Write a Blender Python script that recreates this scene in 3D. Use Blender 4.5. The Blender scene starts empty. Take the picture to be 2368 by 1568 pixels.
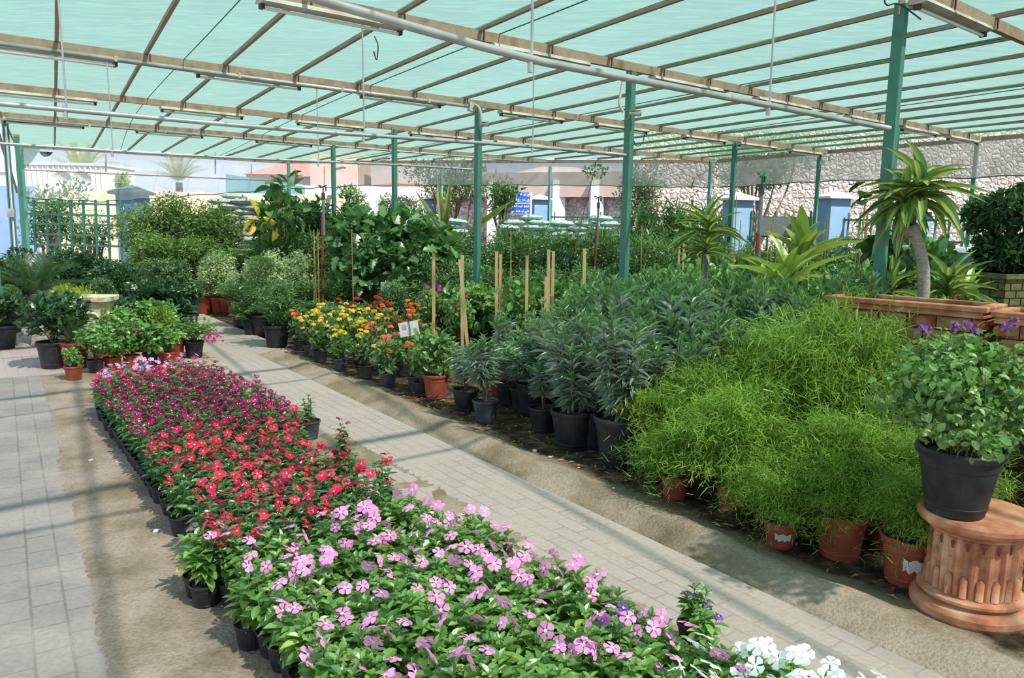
import bpy, math, random
import numpy as np
from mathutils import Vector, Matrix

random.seed(7)
C = bpy.context.scene.collection
PI = math.pi
# ------------------------------------------------------------------ camera
EYE = 1.7; F = 1810.0; W, H = 2368, 1568
pitch = math.atan(266/1810.0); roll = 0.0166
fw = np.array([0, math.cos(pitch), -math.sin(pitch)])
up0 = np.array([0, math.sin(pitch), math.cos(pitch)])
rt0 = np.array([1.0, 0, 0])
rt = rt0*math.cos(roll)+up0*math.sin(roll); up = up0*math.cos(roll)-rt0*math.sin(roll)
cam_d = bpy.data.cameras.new('camera'); cam = bpy.data.objects.new('camera', cam_d); C.objects.link(cam)
cam_d.sensor_width = 36; cam_d.lens = F/W*36; cam_d.clip_start = .05; cam_d.clip_end = 500
m = Matrix(((rt[0], up[0], -fw[0], 0), (rt[1], up[1], -fw[1], 0), (rt[2], up[2], -fw[2], EYE), (0, 0, 0, 1)))
cam.matrix_world = m
bpy.context.scene.camera = cam

def ray(x, y): return fw*F+rt*(x-W/2)-up*(y-H/2)
def gp(x, y, z=0.0):            # survey: the point of a plane at height z seen at a photo coordinate
    d = ray(x, y); t = (z-EYE)/d[2]; return float(d[0]*t), float(d[1]*t)
def at(x, y, Y):                # survey: the point at distance Y
    d = ray(x, y); t = Y/d[1]; return float(d[0]*t), Y, float(EYE+d[2]*t)

# ------------------------------------------------------------------ materials
def lin(c):
    return tuple((v/255/12.92 if v/255 <= .04045 else ((v/255+.055)/1.055)**2.4) for v in c)
def newmat(name):
    mt = bpy.data.materials.new(name); mt.use_nodes = True
    nt = mt.node_tree; nt.nodes.clear()
    out = nt.nodes.new('ShaderNodeOutputMaterial')
    return mt, nt, out
def N(nt, t, **kw):
    n = nt.nodes.new(t)
    for k, v in kw.items():
        if k in ('operation', 'blend_type', 'data_type', 'feature', 'noise_dimensions', 'distribution', 'bands_direction', 'wave_type', 'interpolation'): setattr(n, k, v)
    return n
def ramp(nt, cols, src, interp='LINEAR'):
    r = nt.nodes.new('ShaderNodeValToRGB'); r.color_ramp.interpolation = interp
    el = r.color_ramp.elements
    while len(el) < len(cols): el.new(.5)
    for e, (p, c) in zip(el, cols):
        e.position = p; e.color = (*c, 1)
    nt.links.new(src, r.inputs[0]); return r.outputs[0]

def leafmat(name, cols, transl=.35, gloss=.05, rough=.35):
    mt, nt, out = newmat(name); L = nt.links
    g = nt.nodes.new('ShaderNodeNewGeometry')
    n = len(cols)
    col = ramp(nt, [((i)/(max(1, n-1)), lin(c)) for i, c in enumerate(cols)], g.outputs['Random Per Island'])
    oi = nt.nodes.new('ShaderNodeObjectInfo')
    hs = nt.nodes.new('ShaderNodeHueSaturation')
    ml = N(nt, 'ShaderNodeMath', operation='MULTIPLY_ADD'); ml.inputs[1].default_value = .4; ml.inputs[2].default_value = 1.34
    L.new(oi.outputs['Random'], ml.inputs[0]); L.new(ml.outputs[0], hs.inputs['Value']); L.new(col, hs.inputs['Color'])
    d = nt.nodes.new('ShaderNodeBsdfDiffuse'); t = nt.nodes.new('ShaderNodeBsdfTranslucent'); gl = nt.nodes.new('ShaderNodeBsdfGlossy')
    gl.inputs['Roughness'].default_value = rough; gl.inputs['Color'].default_value = (.9, .95, 1, 1)
    L.new(hs.outputs[0], d.inputs[0]); 
    h2 = nt.nodes.new('ShaderNodeHueSaturation'); h2.inputs['Value'].default_value = 1.25; h2.inputs['Hue'].default_value = .49
    L.new(hs.outputs[0], h2.inputs['Color']); L.new(h2.outputs[0], t.inputs[0])
    m1 = nt.nodes.new('ShaderNodeMixShader'); m1.inputs[0].default_value = transl
    m2 = nt.nodes.new('ShaderNodeMixShader'); m2.inputs[0].default_value = gloss
    L.new(d.outputs[0], m1.inputs[1]); L.new(t.outputs[0], m1.inputs[2]); L.new(m1.outputs[0], m2.inputs[1]); L.new(gl.outputs[0], m2.inputs[2])
    L.new(m2.outputs[0], out.inputs[0]); return mt

def surf(name, c1, c2=None, scale=8, rough=.7, bump=0, bscale=None, spec=.3, metal=0, detail=4, c3=None, stretch=None):
    mt, nt, out = newmat(name); L = nt.links
    p = nt.nodes.new('ShaderNodeBsdfPrincipled'); L.new(p.outputs[0], out.inputs[0])
    p.inputs['Roughness'].default_value = rough; p.inputs['Specular IOR Level'].default_value = spec; p.inputs['Metallic'].default_value = metal
    if c2 is None:
        p.inputs['Base Color'].default_value = (*lin(c1), 1)
        if not bump: return mt
    tc = nt.nodes.new('ShaderNodeTexCoord'); vec = tc.outputs['Object']
    if stretch:
        mp = nt.nodes.new('ShaderNodeMapping'); mp.inputs['Scale'].default_value = stretch; L.new(vec, mp.inputs[0]); vec = mp.outputs[0]
    nz = nt.nodes.new('ShaderNodeTexNoise'); nz.inputs['Scale'].default_value = scale; nz.inputs['Detail'].default_value = detail
    L.new(vec, nz.inputs['Vector'])
    if c2 is not None:
        cols = [(.35, lin(c1)), (.65, lin(c2))]
        if c3: cols = [(.3, lin(c1)), (.5, lin(c2)), (.7, lin(c3))]
        L.new(ramp(nt, cols, nz.outputs[0]), p.inputs['Base Color'])
    if bump:
        nb = nt.nodes.new('ShaderNodeTexNoise'); nb.inputs['Scale'].default_value = bscale or scale*4; nb.inputs['Detail'].default_value = 5
        L.new(vec, nb.inputs['Vector'])
        b = nt.nodes.new('ShaderNodeBump'); b.inputs['Strength'].default_value = bump; b.inputs['Distance'].default_value = .02
        L.new(nb.outputs[0], b.inputs['Height']); L.new(b.outputs[0], p.inputs['Normal'])
    return mt

MT = {}
# foliage
MT['ficus'] = leafmat('ficus_leaf', [(58, 86, 42), (92, 124, 62), (124, 152, 86), (78, 110, 54), (150, 158, 76)], gloss=.03)
MT['dark'] = leafmat('dark_leaf', [(34, 56, 34), (52, 82, 46), (70, 104, 56), (44, 72, 42)], gloss=.05)
MT['mid'] = leafmat('mid_leaf', [(52, 80, 42), (82, 114, 58), (110, 140, 78), (66, 96, 52)])
MT['hedge'] = leafmat('hedge_leaf', [(52, 84, 52), (84, 120, 76), (112, 146, 96), (70, 104, 60), (128, 160, 70)], gloss=.08)
MT['feather'] = leafmat('feather_leaf', [(58, 88, 52), (88, 122, 68), (114, 146, 88), (72, 104, 58)])
MT['varieg'] = leafmat('variegated_leaf', [(120, 148, 96), (190, 200, 150), (150, 172, 122), (98, 128, 82), (214, 214, 172)])
MT['fig'] = leafmat('fig_leaf', [(54, 90, 48), (78, 118, 60), (108, 144, 84), (60, 96, 52)], gloss=.05)
MT['oleander'] = leafmat('oleander_leaf', [(80, 102, 76), (108, 132, 106), (148, 168, 148), (92, 116, 90), (172, 190, 172)], gloss=.08, rough=.45)
MT['oleander_tip'] = leafmat('oleander_tip_leaf', [(88, 126, 76), (112, 146, 96)])
MT['asparagus'] = leafmat('asparagus_leaf', [(72, 104, 34), (104, 138, 50), (128, 160, 64), (86, 120, 42), (150, 172, 84)], transl=.42, gloss=.02)
MT['yellowfern'] = leafmat('yellow_fern_leaf', [(140, 160, 50), (176, 190, 78), (104, 140, 50), (190, 192, 90)], transl=.4)
MT['vinca'] = leafmat('periwinkle_leaf', [(62, 100, 42), (98, 140, 60), (124, 162, 78), (80, 120, 50), (104, 148, 62), (164, 178, 74)], gloss=.07)
MT['vinca_dark'] = leafmat('periwinkle_dark_leaf', [(42, 78, 40), (72, 114, 56), (94, 136, 70), (58, 94, 46)], gloss=.08)
MT['boug'] = leafmat('bougainvillea_leaf', [(64, 102, 46), (98, 138, 66), (126, 160, 86), (80, 118, 56)])
MT['lime'] = leafmat('lime_leaf', [(98, 130, 48), (132, 158, 64), (152, 172, 78), (84, 118, 44)])
MT['yellowleaf'] = leafmat('yellow_leaf', [(200, 170, 50), (226, 196, 70), (176, 160, 60)])
MT['drac_green'] = leafmat('dracaena_leaf', [(60, 90, 44), (82, 112, 56), (104, 130, 72)], gloss=.07)
MT['drac_yellow'] = leafmat('dracaena_stripe', [(140, 154, 72), (160, 172, 84), (126, 146, 66)], gloss=.08)
MT['cycad'] = leafmat('cycad_leaf', [(34, 62, 26), (56, 88, 34), (70, 104, 42), (44, 74, 30)], gloss=.09)
MT['palm'] = leafmat('palm_leaf', [(120, 138, 90), (150, 160, 108), (168, 170, 120), (136, 150, 80)])
MT['dry'] = leafmat('dry_leaf', [(150, 120, 70), (176, 148, 96), (120, 92, 56), (92, 70, 44)])
def petal(name, cols): return leafmat(name, [tuple(int(v*.9) for v in c) for c in cols], transl=.3, gloss=.02)
MT['p_pink'] = petal('pink_petal', [(246, 152, 214), (250, 176, 226), (240, 132, 202), (248, 166, 220)])
MT['p_pale'] = petal('pale_pink_petal', [(240, 164, 216), (232, 142, 204), (246, 186, 226)])
MT['p_red'] = petal('red_petal', [(224, 26, 52), (236, 50, 70), (214, 24, 76), (228, 70, 100)])
MT['p_magenta'] = petal('magenta_petal', [(160, 22, 88), (178, 30, 102), (140, 16, 76), (190, 44, 120)])
MT['p_white'] = petal('white_petal', [(246, 248, 246), (236, 240, 238), (250, 250, 250)])
MT['p_purple'] = petal('purple_petal', [(118, 54, 170), (140, 76, 190), (104, 44, 160)])
MT['p_eye'] = petal('white_flower_eye', [(250, 235, 245), (255, 250, 250)])
MT['p_eye_red'] = petal('dark_flower_eye', [(190, 20, 70), (240, 190, 210)])
MT['f_yellow'] = petal('yellow_floret', [(238, 208, 66), (246, 222, 92), (228, 190, 60)])
MT['f_orange'] = petal('orange_floret', [(240, 132, 66), (236, 114, 62), (246, 160, 84)])
MT['f_salmon'] = petal('salmon_floret', [(240, 122, 92), (232, 104, 84), (246, 150, 110)])
MT['f_red'] = petal('red_floret', [(214, 36, 34), (230, 56, 48), (190, 26, 34)])
MT['f_mag'] = petal('magenta_bract', [(196, 44, 136), (216, 76, 156), (180, 30, 120)])
MT['f_lilac'] = petal('lilac_bract', [(150, 92, 168), (166, 112, 180), (132, 74, 150)])
MT['bark'] = surf('bark', (120, 104, 84), (158, 142, 118), 30, .9, .4)
MT['palebark'] = surf('pale_bark', (150, 142, 128), (188, 180, 164), 26, .85, .4, stretch=(1, 1, 3))
MT['twig'] = surf('twig', (92, 78, 54), (132, 116, 82), 20, .9)
MT['greenstem'] = surf('green_stem', (96, 124, 60), (120, 146, 78), 20, .7)
MT['potblack'] = surf('black_plastic', (28, 29, 32), (52, 53, 56), 9, .5, .12, 60, spec=.4)
MT['potgrey'] = surf('grey_black_plastic', (52, 56, 64), (78, 82, 92), 9, .55, .1, 60, spec=.4)
MT['potred'] = surf('terracotta_plastic', (150, 72, 52), (176, 92, 68), 7, .6, .08, 60, spec=.3)
MT['potredd'] = surf('red_plastic', (140, 56, 40), (160, 70, 50), 7, .6, .08, 60, spec=.3)
MT['soil'] = surf('potting_soil', (52, 38, 26), (94, 70, 48), 50, .95, .8, 120)
MT['label_white'] = surf('white_sticker', (228, 228, 224), (206, 206, 202), 40, .6)
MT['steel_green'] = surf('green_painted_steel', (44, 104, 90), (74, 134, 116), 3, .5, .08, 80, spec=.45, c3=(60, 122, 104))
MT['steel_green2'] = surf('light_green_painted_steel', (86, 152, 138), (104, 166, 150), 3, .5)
MT['rust'] = surf('weathered_beam_paint', (132, 108, 84), (164, 146, 124), 5, .8, .2, 60, c3=(150, 128, 104))
MT['rafter'] = surf('weathered_rafter_paint', (136, 132, 124), (156, 134, 112), 4, .8, .2, 60, c3=(146, 150, 146))
MT['pipe'] = surf('galvanised_pipe', (168, 172, 172), (196, 198, 196), 6, .4, spec=.5, metal=.4)
MT['white_metal'] = surf('white_enamel', (206, 206, 198), (176, 164, 146), 5, .6)
MT['tube'] = surf('fluorescent_glass', (236, 240, 240), None, rough=.25)
MT['darkmetal'] = surf('dark_metal', (54, 50, 46), (84, 74, 64), 12, .6)
MT['cable'] = surf('cable', (60, 62, 60), None, rough=.7)
MT['seam'] = surf('dark_green_seam', (52, 104, 84), None, rough=.9)
MT['wood'] = surf('pale_timber', (214, 186, 140), (190, 160, 114), 14, .75, .15, stretch=(6, 6, .7))
MT['cane'] = surf('bamboo_cane', (186, 160, 96), (156, 132, 80), 14, .7)
MT['rustpole'] = surf('rusty_pole', (112, 58, 42), (140, 80, 58), 14, .8)
MT['greypvc'] = surf('grey_pvc', (110, 120, 132), (128, 136, 146), 9, .5)

def terracotta():
    mt, nt, out = newmat('aged_terracotta'); L = nt.links
    p = nt.nodes.new('ShaderNodeBsdfPrincipled'); L.new(p.outputs[0], out.inputs[0]); p.inputs['Roughness'].default_value = .85; p.inputs['Specular IOR Level'].default_value = .2
    tc = nt.nodes.new('ShaderNodeTexCoord')
    n1 = nt.nodes.new('ShaderNodeTexNoise'); n1.inputs['Scale'].default_value = 9; n1.inputs['Detail'].default_value = 6; L.new(tc.outputs['Object'], n1.inputs['Vector'])
    col = ramp(nt, [(.3, lin((160, 96, 70))), (.5, lin((196, 134, 100))), (.7, lin((220, 172, 138)))], n1.outputs[0])
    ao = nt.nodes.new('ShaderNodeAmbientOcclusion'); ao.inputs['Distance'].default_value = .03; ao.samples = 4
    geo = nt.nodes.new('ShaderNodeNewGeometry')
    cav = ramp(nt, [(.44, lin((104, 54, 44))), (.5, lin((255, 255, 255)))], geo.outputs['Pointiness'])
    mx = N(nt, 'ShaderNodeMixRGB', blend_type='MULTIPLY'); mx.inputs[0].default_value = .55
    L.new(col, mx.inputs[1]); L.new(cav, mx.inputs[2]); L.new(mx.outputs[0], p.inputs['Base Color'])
    n2 = nt.nodes.new('ShaderNodeTexNoise'); n2.inputs['Scale'].default_value = 90; n2.inputs['Detail'].default_value = 4; L.new(tc.outputs['Object'], n2.inputs['Vector'])
    b = nt.nodes.new('ShaderNodeBump'); b.inputs['Strength'].default_value = .35; b.inputs['Distance'].default_value = .006; L.new(n2.outputs[0], b.inputs['Height']); L.new(b.outputs[0], p.inputs['Normal'])
    nt.nodes.remove(ao)
    return mt
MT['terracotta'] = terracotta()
MT['darkflute'] = surf('dark_groove', (112, 56, 42), (160, 94, 70), 30, .9, .3)
MT['stoneblock'] = surf('rusty_stone_block', (128, 78, 54), (168, 118, 84), 14, .85, .5, 50, c3=(188, 148, 112))
def blockmat():
    mt, nt, out = newmat('split_stone_block'); L = nt.links
    p = nt.nodes.new('ShaderNodeBsdfPrincipled'); L.new(p.outputs[0], out.inputs[0]); p.inputs['Roughness'].default_value = .85; p.inputs['Specular IOR Level'].default_value = .15
    g = nt.nodes.new('ShaderNodeNewGeometry'); tc = nt.nodes.new('ShaderNodeTexCoord')
    n1 = nt.nodes.new('ShaderNodeTexNoise'); n1.inputs['Scale'].default_value = 16; n1.inputs['Detail'].default_value = 6; L.new(tc.outputs['Object'], n1.inputs['Vector'])
    ad = N(nt, 'ShaderNodeMath', operation='MULTIPLY_ADD'); ad.inputs[1].default_value = .45; L.new(g.outputs['Random Per Island'], ad.inputs[0])
    m_ = N(nt, 'ShaderNodeMath', operation='MULTIPLY_ADD'); m_.inputs[1].default_value = 1.1; m_.inputs[2].default_value = -.28; L.new(n1.outputs[0], m_.inputs[0]); L.new(m_.outputs[0], ad.inputs[2])
    L.new(ramp(nt, [(.05, lin((96, 52, 36))), (.3, lin((150, 88, 58))), (.5, lin((176, 124, 84))), (.7, lin((152, 132, 84))), (.95, lin((206, 172, 140)))], ad.outputs[0]), p.inputs['Base Color'])
    b = nt.nodes.new('ShaderNodeBump'); b.inputs['Strength'].default_value = .9; b.inputs['Distance'].default_value = .015; L.new(n1.outputs[0], b.inputs['Height']); L.new(b.outputs[0], p.inputs['Normal'])
    return mt
MT['stoneblock'] = blockmat()
MT['mortar'] = surf('dark_joint', (52, 34, 28), (74, 50, 40), 20, .9)
MT['cream_stone'] = surf('cream_cast_stone', (204, 184, 132), (232, 220, 182), 12, .85, .5, 40, c3=(240, 232, 204))
MT['olivebrick'] = surf('olive_brick', (96, 98, 58), (120, 122, 74), 12, .85, .3, 40)
MT['bluewall'] = surf('blue_plaster', (128, 158, 200), (142, 172, 212), 2, .9)
MT['bluewall2'] = surf('teal_blue_plaster', (122, 158, 184), (136, 170, 196), 2, .9)
MT['creamwall'] = surf('cream_plaster', (232, 210, 176), (240, 220, 188), 1.5, .9)
MT['pinkwall'] = surf('pink_plaster', (226, 196, 180), (236, 208, 192), 1.5, .9)
MT['whitewall'] = surf('white_plaster', (238, 232, 228), (246, 242, 238), 1.5, .9)
MT['captop'] = surf('cap_concrete', (206, 206, 196), (222, 222, 212), 8, .9)
MT['capgreen'] = surf('green_cap_paint', (70, 110, 98), (88, 126, 112), 8, .9)
MT['redroof'] = surf('red_tile_roof', (196, 116, 100), (214, 142, 124), 2, .9, .3, 6)
MT['tealbox'] = surf('teal_container', (104, 160, 170), (116, 172, 180), 2, .7)
MT['sack'] = surf('white_woven_sack', (204, 206, 204), (178, 182, 176), 12, .8, .3, 60, c3=(222, 222, 214))
MT['sackgreen'] = surf('green_woven_sack', (150, 196, 184), (206, 222, 214), 8, .7, .3, 60, c3=(176, 210, 198))
MT['signblue'] = surf('sign_blue', (44, 90, 200), (60, 104, 212), 3, .5)
MT['signwhite'] = surf('sign_white', (240, 240, 240), None, rough=.5)
MT['ink'] = surf('faded_print', (186, 168, 172), None, rough=.7)
MT['inkgreen'] = surf('faded_green_print', (120, 172, 136), None, rough=.7)
MT['glassy'] = surf('car_glass', (60, 74, 84), None, rough=.15, spec=.6)
MT['carpaint'] = surf('white_car_paint', (226, 228, 230), None, rough=.3, spec=.6)
MT['tyre'] = surf('tyre_rubber', (30, 30, 32), None, rough=.8)
MT['palesheet'] = surf('pale_plastic_sheet', (176, 200, 204), (206, 220, 222), 5, .3)

def stonewall():
    mt, nt, out = newmat('rubble_stone_wall'); L = nt.links
    p = nt.nodes.new('ShaderNodeBsdfPrincipled'); L.new(p.outputs[0], out.inputs[0]); p.inputs['Roughness'].default_value = .9; p.inputs['Specular IOR Level'].default_value = .1
    tc = nt.nodes.new('ShaderNodeTexCoord')
    nz = nt.nodes.new('ShaderNodeTexNoise'); nz.inputs['Scale'].default_value = 3; L.new(tc.outputs['Object'], nz.inputs['Vector'])
    av = N(nt, 'ShaderNodeMixRGB', blend_type='ADD'); av.inputs[0].default_value = .25; L.new(tc.outputs['Object'], av.inputs[1]); L.new(nz.outputs['Color'], av.inputs[2])
    v = N(nt, 'ShaderNodeTexVoronoi', feature='DISTANCE_TO_EDGE'); v.inputs['Scale'].default_value = 5.5; L.new(av.outputs[0], v.inputs['Vector'])
    v2 = nt.nodes.new('ShaderNodeTexVoronoi'); v2.inputs['Scale'].default_value = 5.5; L.new(av.outputs[0], v2.inputs['Vector'])
    sp = nt.nodes.new('ShaderNodeSeparateColor'); L.new(v2.outputs['Color'], sp.inputs[0])
    c1 = ramp(nt, [(0, lin((204, 182, 166))), (.5, lin((232, 216, 204))), (1, lin((246, 238, 230)))], sp.outputs[0])
    e = ramp(nt, [(0, lin((168, 148, 134))), (.06, (1, 1, 1))], v.outputs[0])
    mx = N(nt, 'ShaderNodeMixRGB', blend_type='MULTIPLY'); mx.inputs[0].default_value = 1; L.new(c1, mx.inputs[1]); L.new(e, mx.inputs[2]); L.new(mx.outputs[0], p.inputs['Base Color'])
    b = nt.nodes.new('ShaderNodeBump'); b.inputs['Strength'].default_value = .6; b.inputs['Distance'].default_value = .05
    rr = ramp(nt, [(0, (0, 0, 0)), (.25, (1, 1, 1))], v.outputs[0]); L.new(rr, b.inputs['Height']); L.new(b.outputs[0], p.inputs['Normal'])
    return mt
MT['stonewall'] = stonewall()

def netmat(name, tcol, trans, tint, wav=True, dif=.25):
    mt, nt, out = newmat(name); L = nt.links
    tr = nt.nodes.new('ShaderNodeBsdfTransparent'); tr.inputs[0].default_value = (*tint, 1)
    tl = nt.nodes.new('ShaderNodeBsdfTranslucent'); df = nt.nodes.new('ShaderNodeBsdfDiffuse')
    tc = nt.nodes.new('ShaderNodeTexCoord')
    mp = nt.nodes.new('ShaderNodeMapping'); mp.inputs['Rotation'].default_value = (0, 0, math.radians(20)); mp.inputs['Scale'].default_value = (1.6, 11, 1) if wav else (1, 1, 1); L.new(tc.outputs['Object'], mp.inputs[0])
    nz = nt.nodes.new('ShaderNodeTexNoise'); nz.inputs['Scale'].default_value = 1.6; nz.inputs['Detail'].default_value = 5; nz.inputs['Distortion'].default_value = 1.0; L.new(mp.outputs[0], nz.inputs['Vector'])
    nz2 = nt.nodes.new('ShaderNodeTexNoise'); nz2.inputs['Scale'].default_value = .35; nz2.inputs['Detail'].default_value = 2; L.new(tc.outputs['Object'], nz2.inputs['Vector'])
    a = ramp(nt, [(.36, tuple(v*.86 for v in tcol)), (.5, tcol), (.64, tuple(min(1, v*1.22) for v in tcol))], nz.outputs[0])
    if wav:
        b2 = ramp(nt, [(.3, (.86, .9, .84)), (.7, (1.06, 1.04, 1.1))], nz2.outputs[0])
        mx = N(nt, 'ShaderNodeMixRGB', blend_type='MULTIPLY'); mx.inputs[0].default_value = 1; L.new(a, mx.inputs[1]); L.new(b2, mx.inputs[2]); a = mx.outputs[0]
    L.new(a, tl.inputs[0]); L.new(a, df.inputs[0])
    m0 = nt.nodes.new('ShaderNodeMixShader'); m0.inputs[0].default_value = dif; L.new(tl.outputs[0], m0.inputs[1]); L.new(df.outputs[0], m0.inputs[2])
    m1 = nt.nodes.new('ShaderNodeMixShader')
    if trans is None: m1.inputs[0].default_value = .5
    else: m1.inputs[0].default_value = 1-trans
    L.new(tr.outputs[0], m1.inputs[1]); L.new(m0.outputs[0], m1.inputs[2]); L.new(m1.outputs[0], out.inputs[0])
    return mt
MT['net'] = netmat('green_shade_net', (.125, .30, .17), .385, (.96, .985, .95))
MT['netgrey'] = netmat('grey_side_net', (.36, .38, .34), .32, (.95, 1.0, .97), wav=False, dif=.5)
MT['netclear'] = netmat('thin_side_net', (.60, .64, .68), .64, (.97, 1, 1), wav=False, dif=.5)

def groundmat():
    mt, nt, out = newmat('sandy_soil'); L = nt.links
    p = nt.nodes.new('ShaderNodeBsdfPrincipled'); L.new(p.outputs[0], out.inputs[0]); p.inputs['Roughness'].default_value = .95; p.inputs['Specular IOR Level'].default_value = .1
    tc = nt.nodes.new('ShaderNodeTexCoord')
    n1 = nt.nodes.new('ShaderNodeTexNoise'); n1.inputs['Scale'].default_value = 1.6; n1.inputs['Detail'].default_value = 8; n1.inputs['Roughness'].default_value = .65; L.new(tc.outputs['Object'], n1.inputs['Vector'])
    sand = ramp(nt, [(.3, lin((118, 104, 80))), (.45, lin((152, 136, 114))), (.56, lin((174, 156, 138))), (.75, lin((186, 170, 154)))], n1.outputs[0])
    n3 = nt.nodes.new('ShaderNodeTexNoise'); n3.inputs['Scale'].default_value = 9; n3.inputs['Detail'].default_value = 6; L.new(tc.outputs['Object'], n3.inputs['Vector'])
    dark = ramp(nt, [(.35, lin((50, 40, 30))), (.5, lin((82, 68, 52))), (.62, lin((120, 104, 82))), (.72, lin((96, 110, 70)))], n3.outputs[0])
    sx = nt.nodes.new('ShaderNodeSeparateXYZ'); L.new(tc.outputs['Object'], sx.inputs[0])
    a = N(nt, 'ShaderNodeMath', operation='MULTIPLY'); a.inputs[1].default_value = .82; L.new(sx.outputs[0], a.inputs[0])
    b = N(nt, 'ShaderNodeMath', operation='MULTIPLY_ADD'); b.inputs[1].default_value = .575; L.new(sx.outputs[1], b.inputs[0]); L.new(a.outputs[0], b.inputs[2])
    c = N(nt, 'ShaderNodeMath', operation='MULTIPLY_ADD'); c.inputs[1].default_value = .5; L.new(n1.outputs[0], c.inputs[0]); L.new(b.outputs[0], c.inputs[2])
    r = nt.nodes.new('ShaderNodeMapRange'); r.inputs[1].default_value = 3.62; r.inputs[2].default_value = 3.74; L.new(c.outputs[0], r.inputs[0])
    mx = N(nt, 'ShaderNodeMixRGB', blend_type='MIX'); L.new(r.outputs[0], mx.inputs[0]); L.new(sand, mx.inputs[1]); L.new(dark, mx.inputs[2])
    n2 = nt.nodes.new('ShaderNodeTexNoise'); n2.inputs['Scale'].default_value = 60; n2.inputs['Detail'].default_value = 4; L.new(tc.outputs['Object'], n2.inputs['Vector'])
    g = ramp(nt, [(.3, (.72, .72, .72)), (.6, (1.06, 1.06, 1.06))], n2.outputs[0])
    m2 = N(nt, 'ShaderNodeMixRGB', blend_type='MULTIPLY'); m2.inputs[0].default_value = .8; L.new(mx.outputs[0], m2.inputs[1]); L.new(g, m2.inputs[2]); L.new(m2.outputs[0], p.inputs['Base Color'])
    bp = nt.nodes.new('ShaderNodeBump'); bp.inputs['Strength'].default_value = .6; bp.inputs['Distance'].default_value = .02; L.new(n2.outputs[0], bp.inputs['Height']); L.new(bp.outputs[0], p.inputs['Normal'])
    return mt
MT['ground'] = groundmat()

def pavemat(name, rotz, c1, c2, joint, bw=.24, bh=.12, dust=.5):
    mt, nt, out = newmat(name); L = nt.links
    p = nt.nodes.new('ShaderNodeBsdfPrincipled'); L.new(p.outputs[0], out.inputs[0]); p.inputs['Roughness'].default_value = .9; p.inputs['Specular IOR Level'].default_value = .15
    tc = nt.nodes.new('ShaderNodeTexCoord')
    mp = nt.nodes.new('ShaderNodeMapping'); mp.inputs['Rotation'].default_value = (0, 0, rotz); L.new(tc.outputs['Object'], mp.inputs[0])
    br = nt.nodes.new('ShaderNodeTexBrick'); br.inputs['Scale'].default_value = 1; br.inputs['Brick Width'].default_value = bw; br.inputs['Row Height'].default_value = bh
    br.inputs['Mortar Size'].default_value = .006; br.inputs['Mortar Smooth'].default_value = .3
    br.inputs['Color1'].default_value = (*lin(c1), 1); br.inputs['Color2'].default_value = (*lin(c2), 1); br.inputs['Mortar'].default_value = (*lin(joint), 1)
    L.new(mp.outputs[0], br.inputs['Vector'])
    n1 = nt.nodes.new('ShaderNodeTexNoise'); n1.inputs['Scale'].default_value = 2.2; n1.inputs['Detail'].default_value = 7; L.new(tc.outputs['Object'], n1.inputs['Vector'])
    fac = nt.nodes.new('ShaderNodeMapRange'); fac.inputs[1].default_value = .42; fac.inputs[2].default_value = .62; fac.inputs[4].default_value = dust; L.new(n1.outputs[0], fac.inputs[0])
    mx = N(nt, 'ShaderNodeMixRGB', blend_type='MIX'); L.new(fac.outputs[0], mx.inputs[0]); L.new(br.outputs['Color'], mx.inputs[1]); mx.inputs[2].default_value = (*lin((188, 174, 162)), 1)
    n2 = nt.nodes.new('ShaderNodeTexNoise'); n2.inputs['Scale'].default_value = 45; n2.inputs['Detail'].default_value = 5; L.new(tc.outputs['Object'], n2.inputs['Vector'])
    g = ramp(nt, [(.3, (.84, .84, .84)), (.6, (1.04, 1.04, 1.04))], n2.outputs[0])
    m2 = N(nt, 'ShaderNodeMixRGB', blend_type='MULTIPLY'); m2.inputs[0].default_value = .8; L.new(mx.outputs[0], m2.inputs[1]); L.new(g, m2.inputs[2]); L.new(m2.outputs[0], p.inputs['Base Color'])
    bp = nt.nodes.new('ShaderNodeBump'); bp.inputs['Strength'].default_value = .4; bp.inputs['Distance'].default_value = .006; L.new(br.outputs['Fac'], bp.inputs['Height']); bp.invert = True; L.new(bp.outputs[0], p.inputs['Normal'])
    return mt
MT['pave'] = pavemat('worn_pavers', math.radians(55), (182, 166, 158), (190, 174, 168), (166, 150, 138), bw=.2, bh=.1, dust=.85)
MT['paveleft'] = pavemat('grey_pavers', math.radians(-33)+PI/2, (150, 142, 136), (156, 148, 142), (134, 126, 118), bw=.22, bh=.13, dust=.5)
MT['kerb'] = surf('concrete_kerb', (146, 136, 120), (168, 156, 138), 6, .9, .3, 60)

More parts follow.
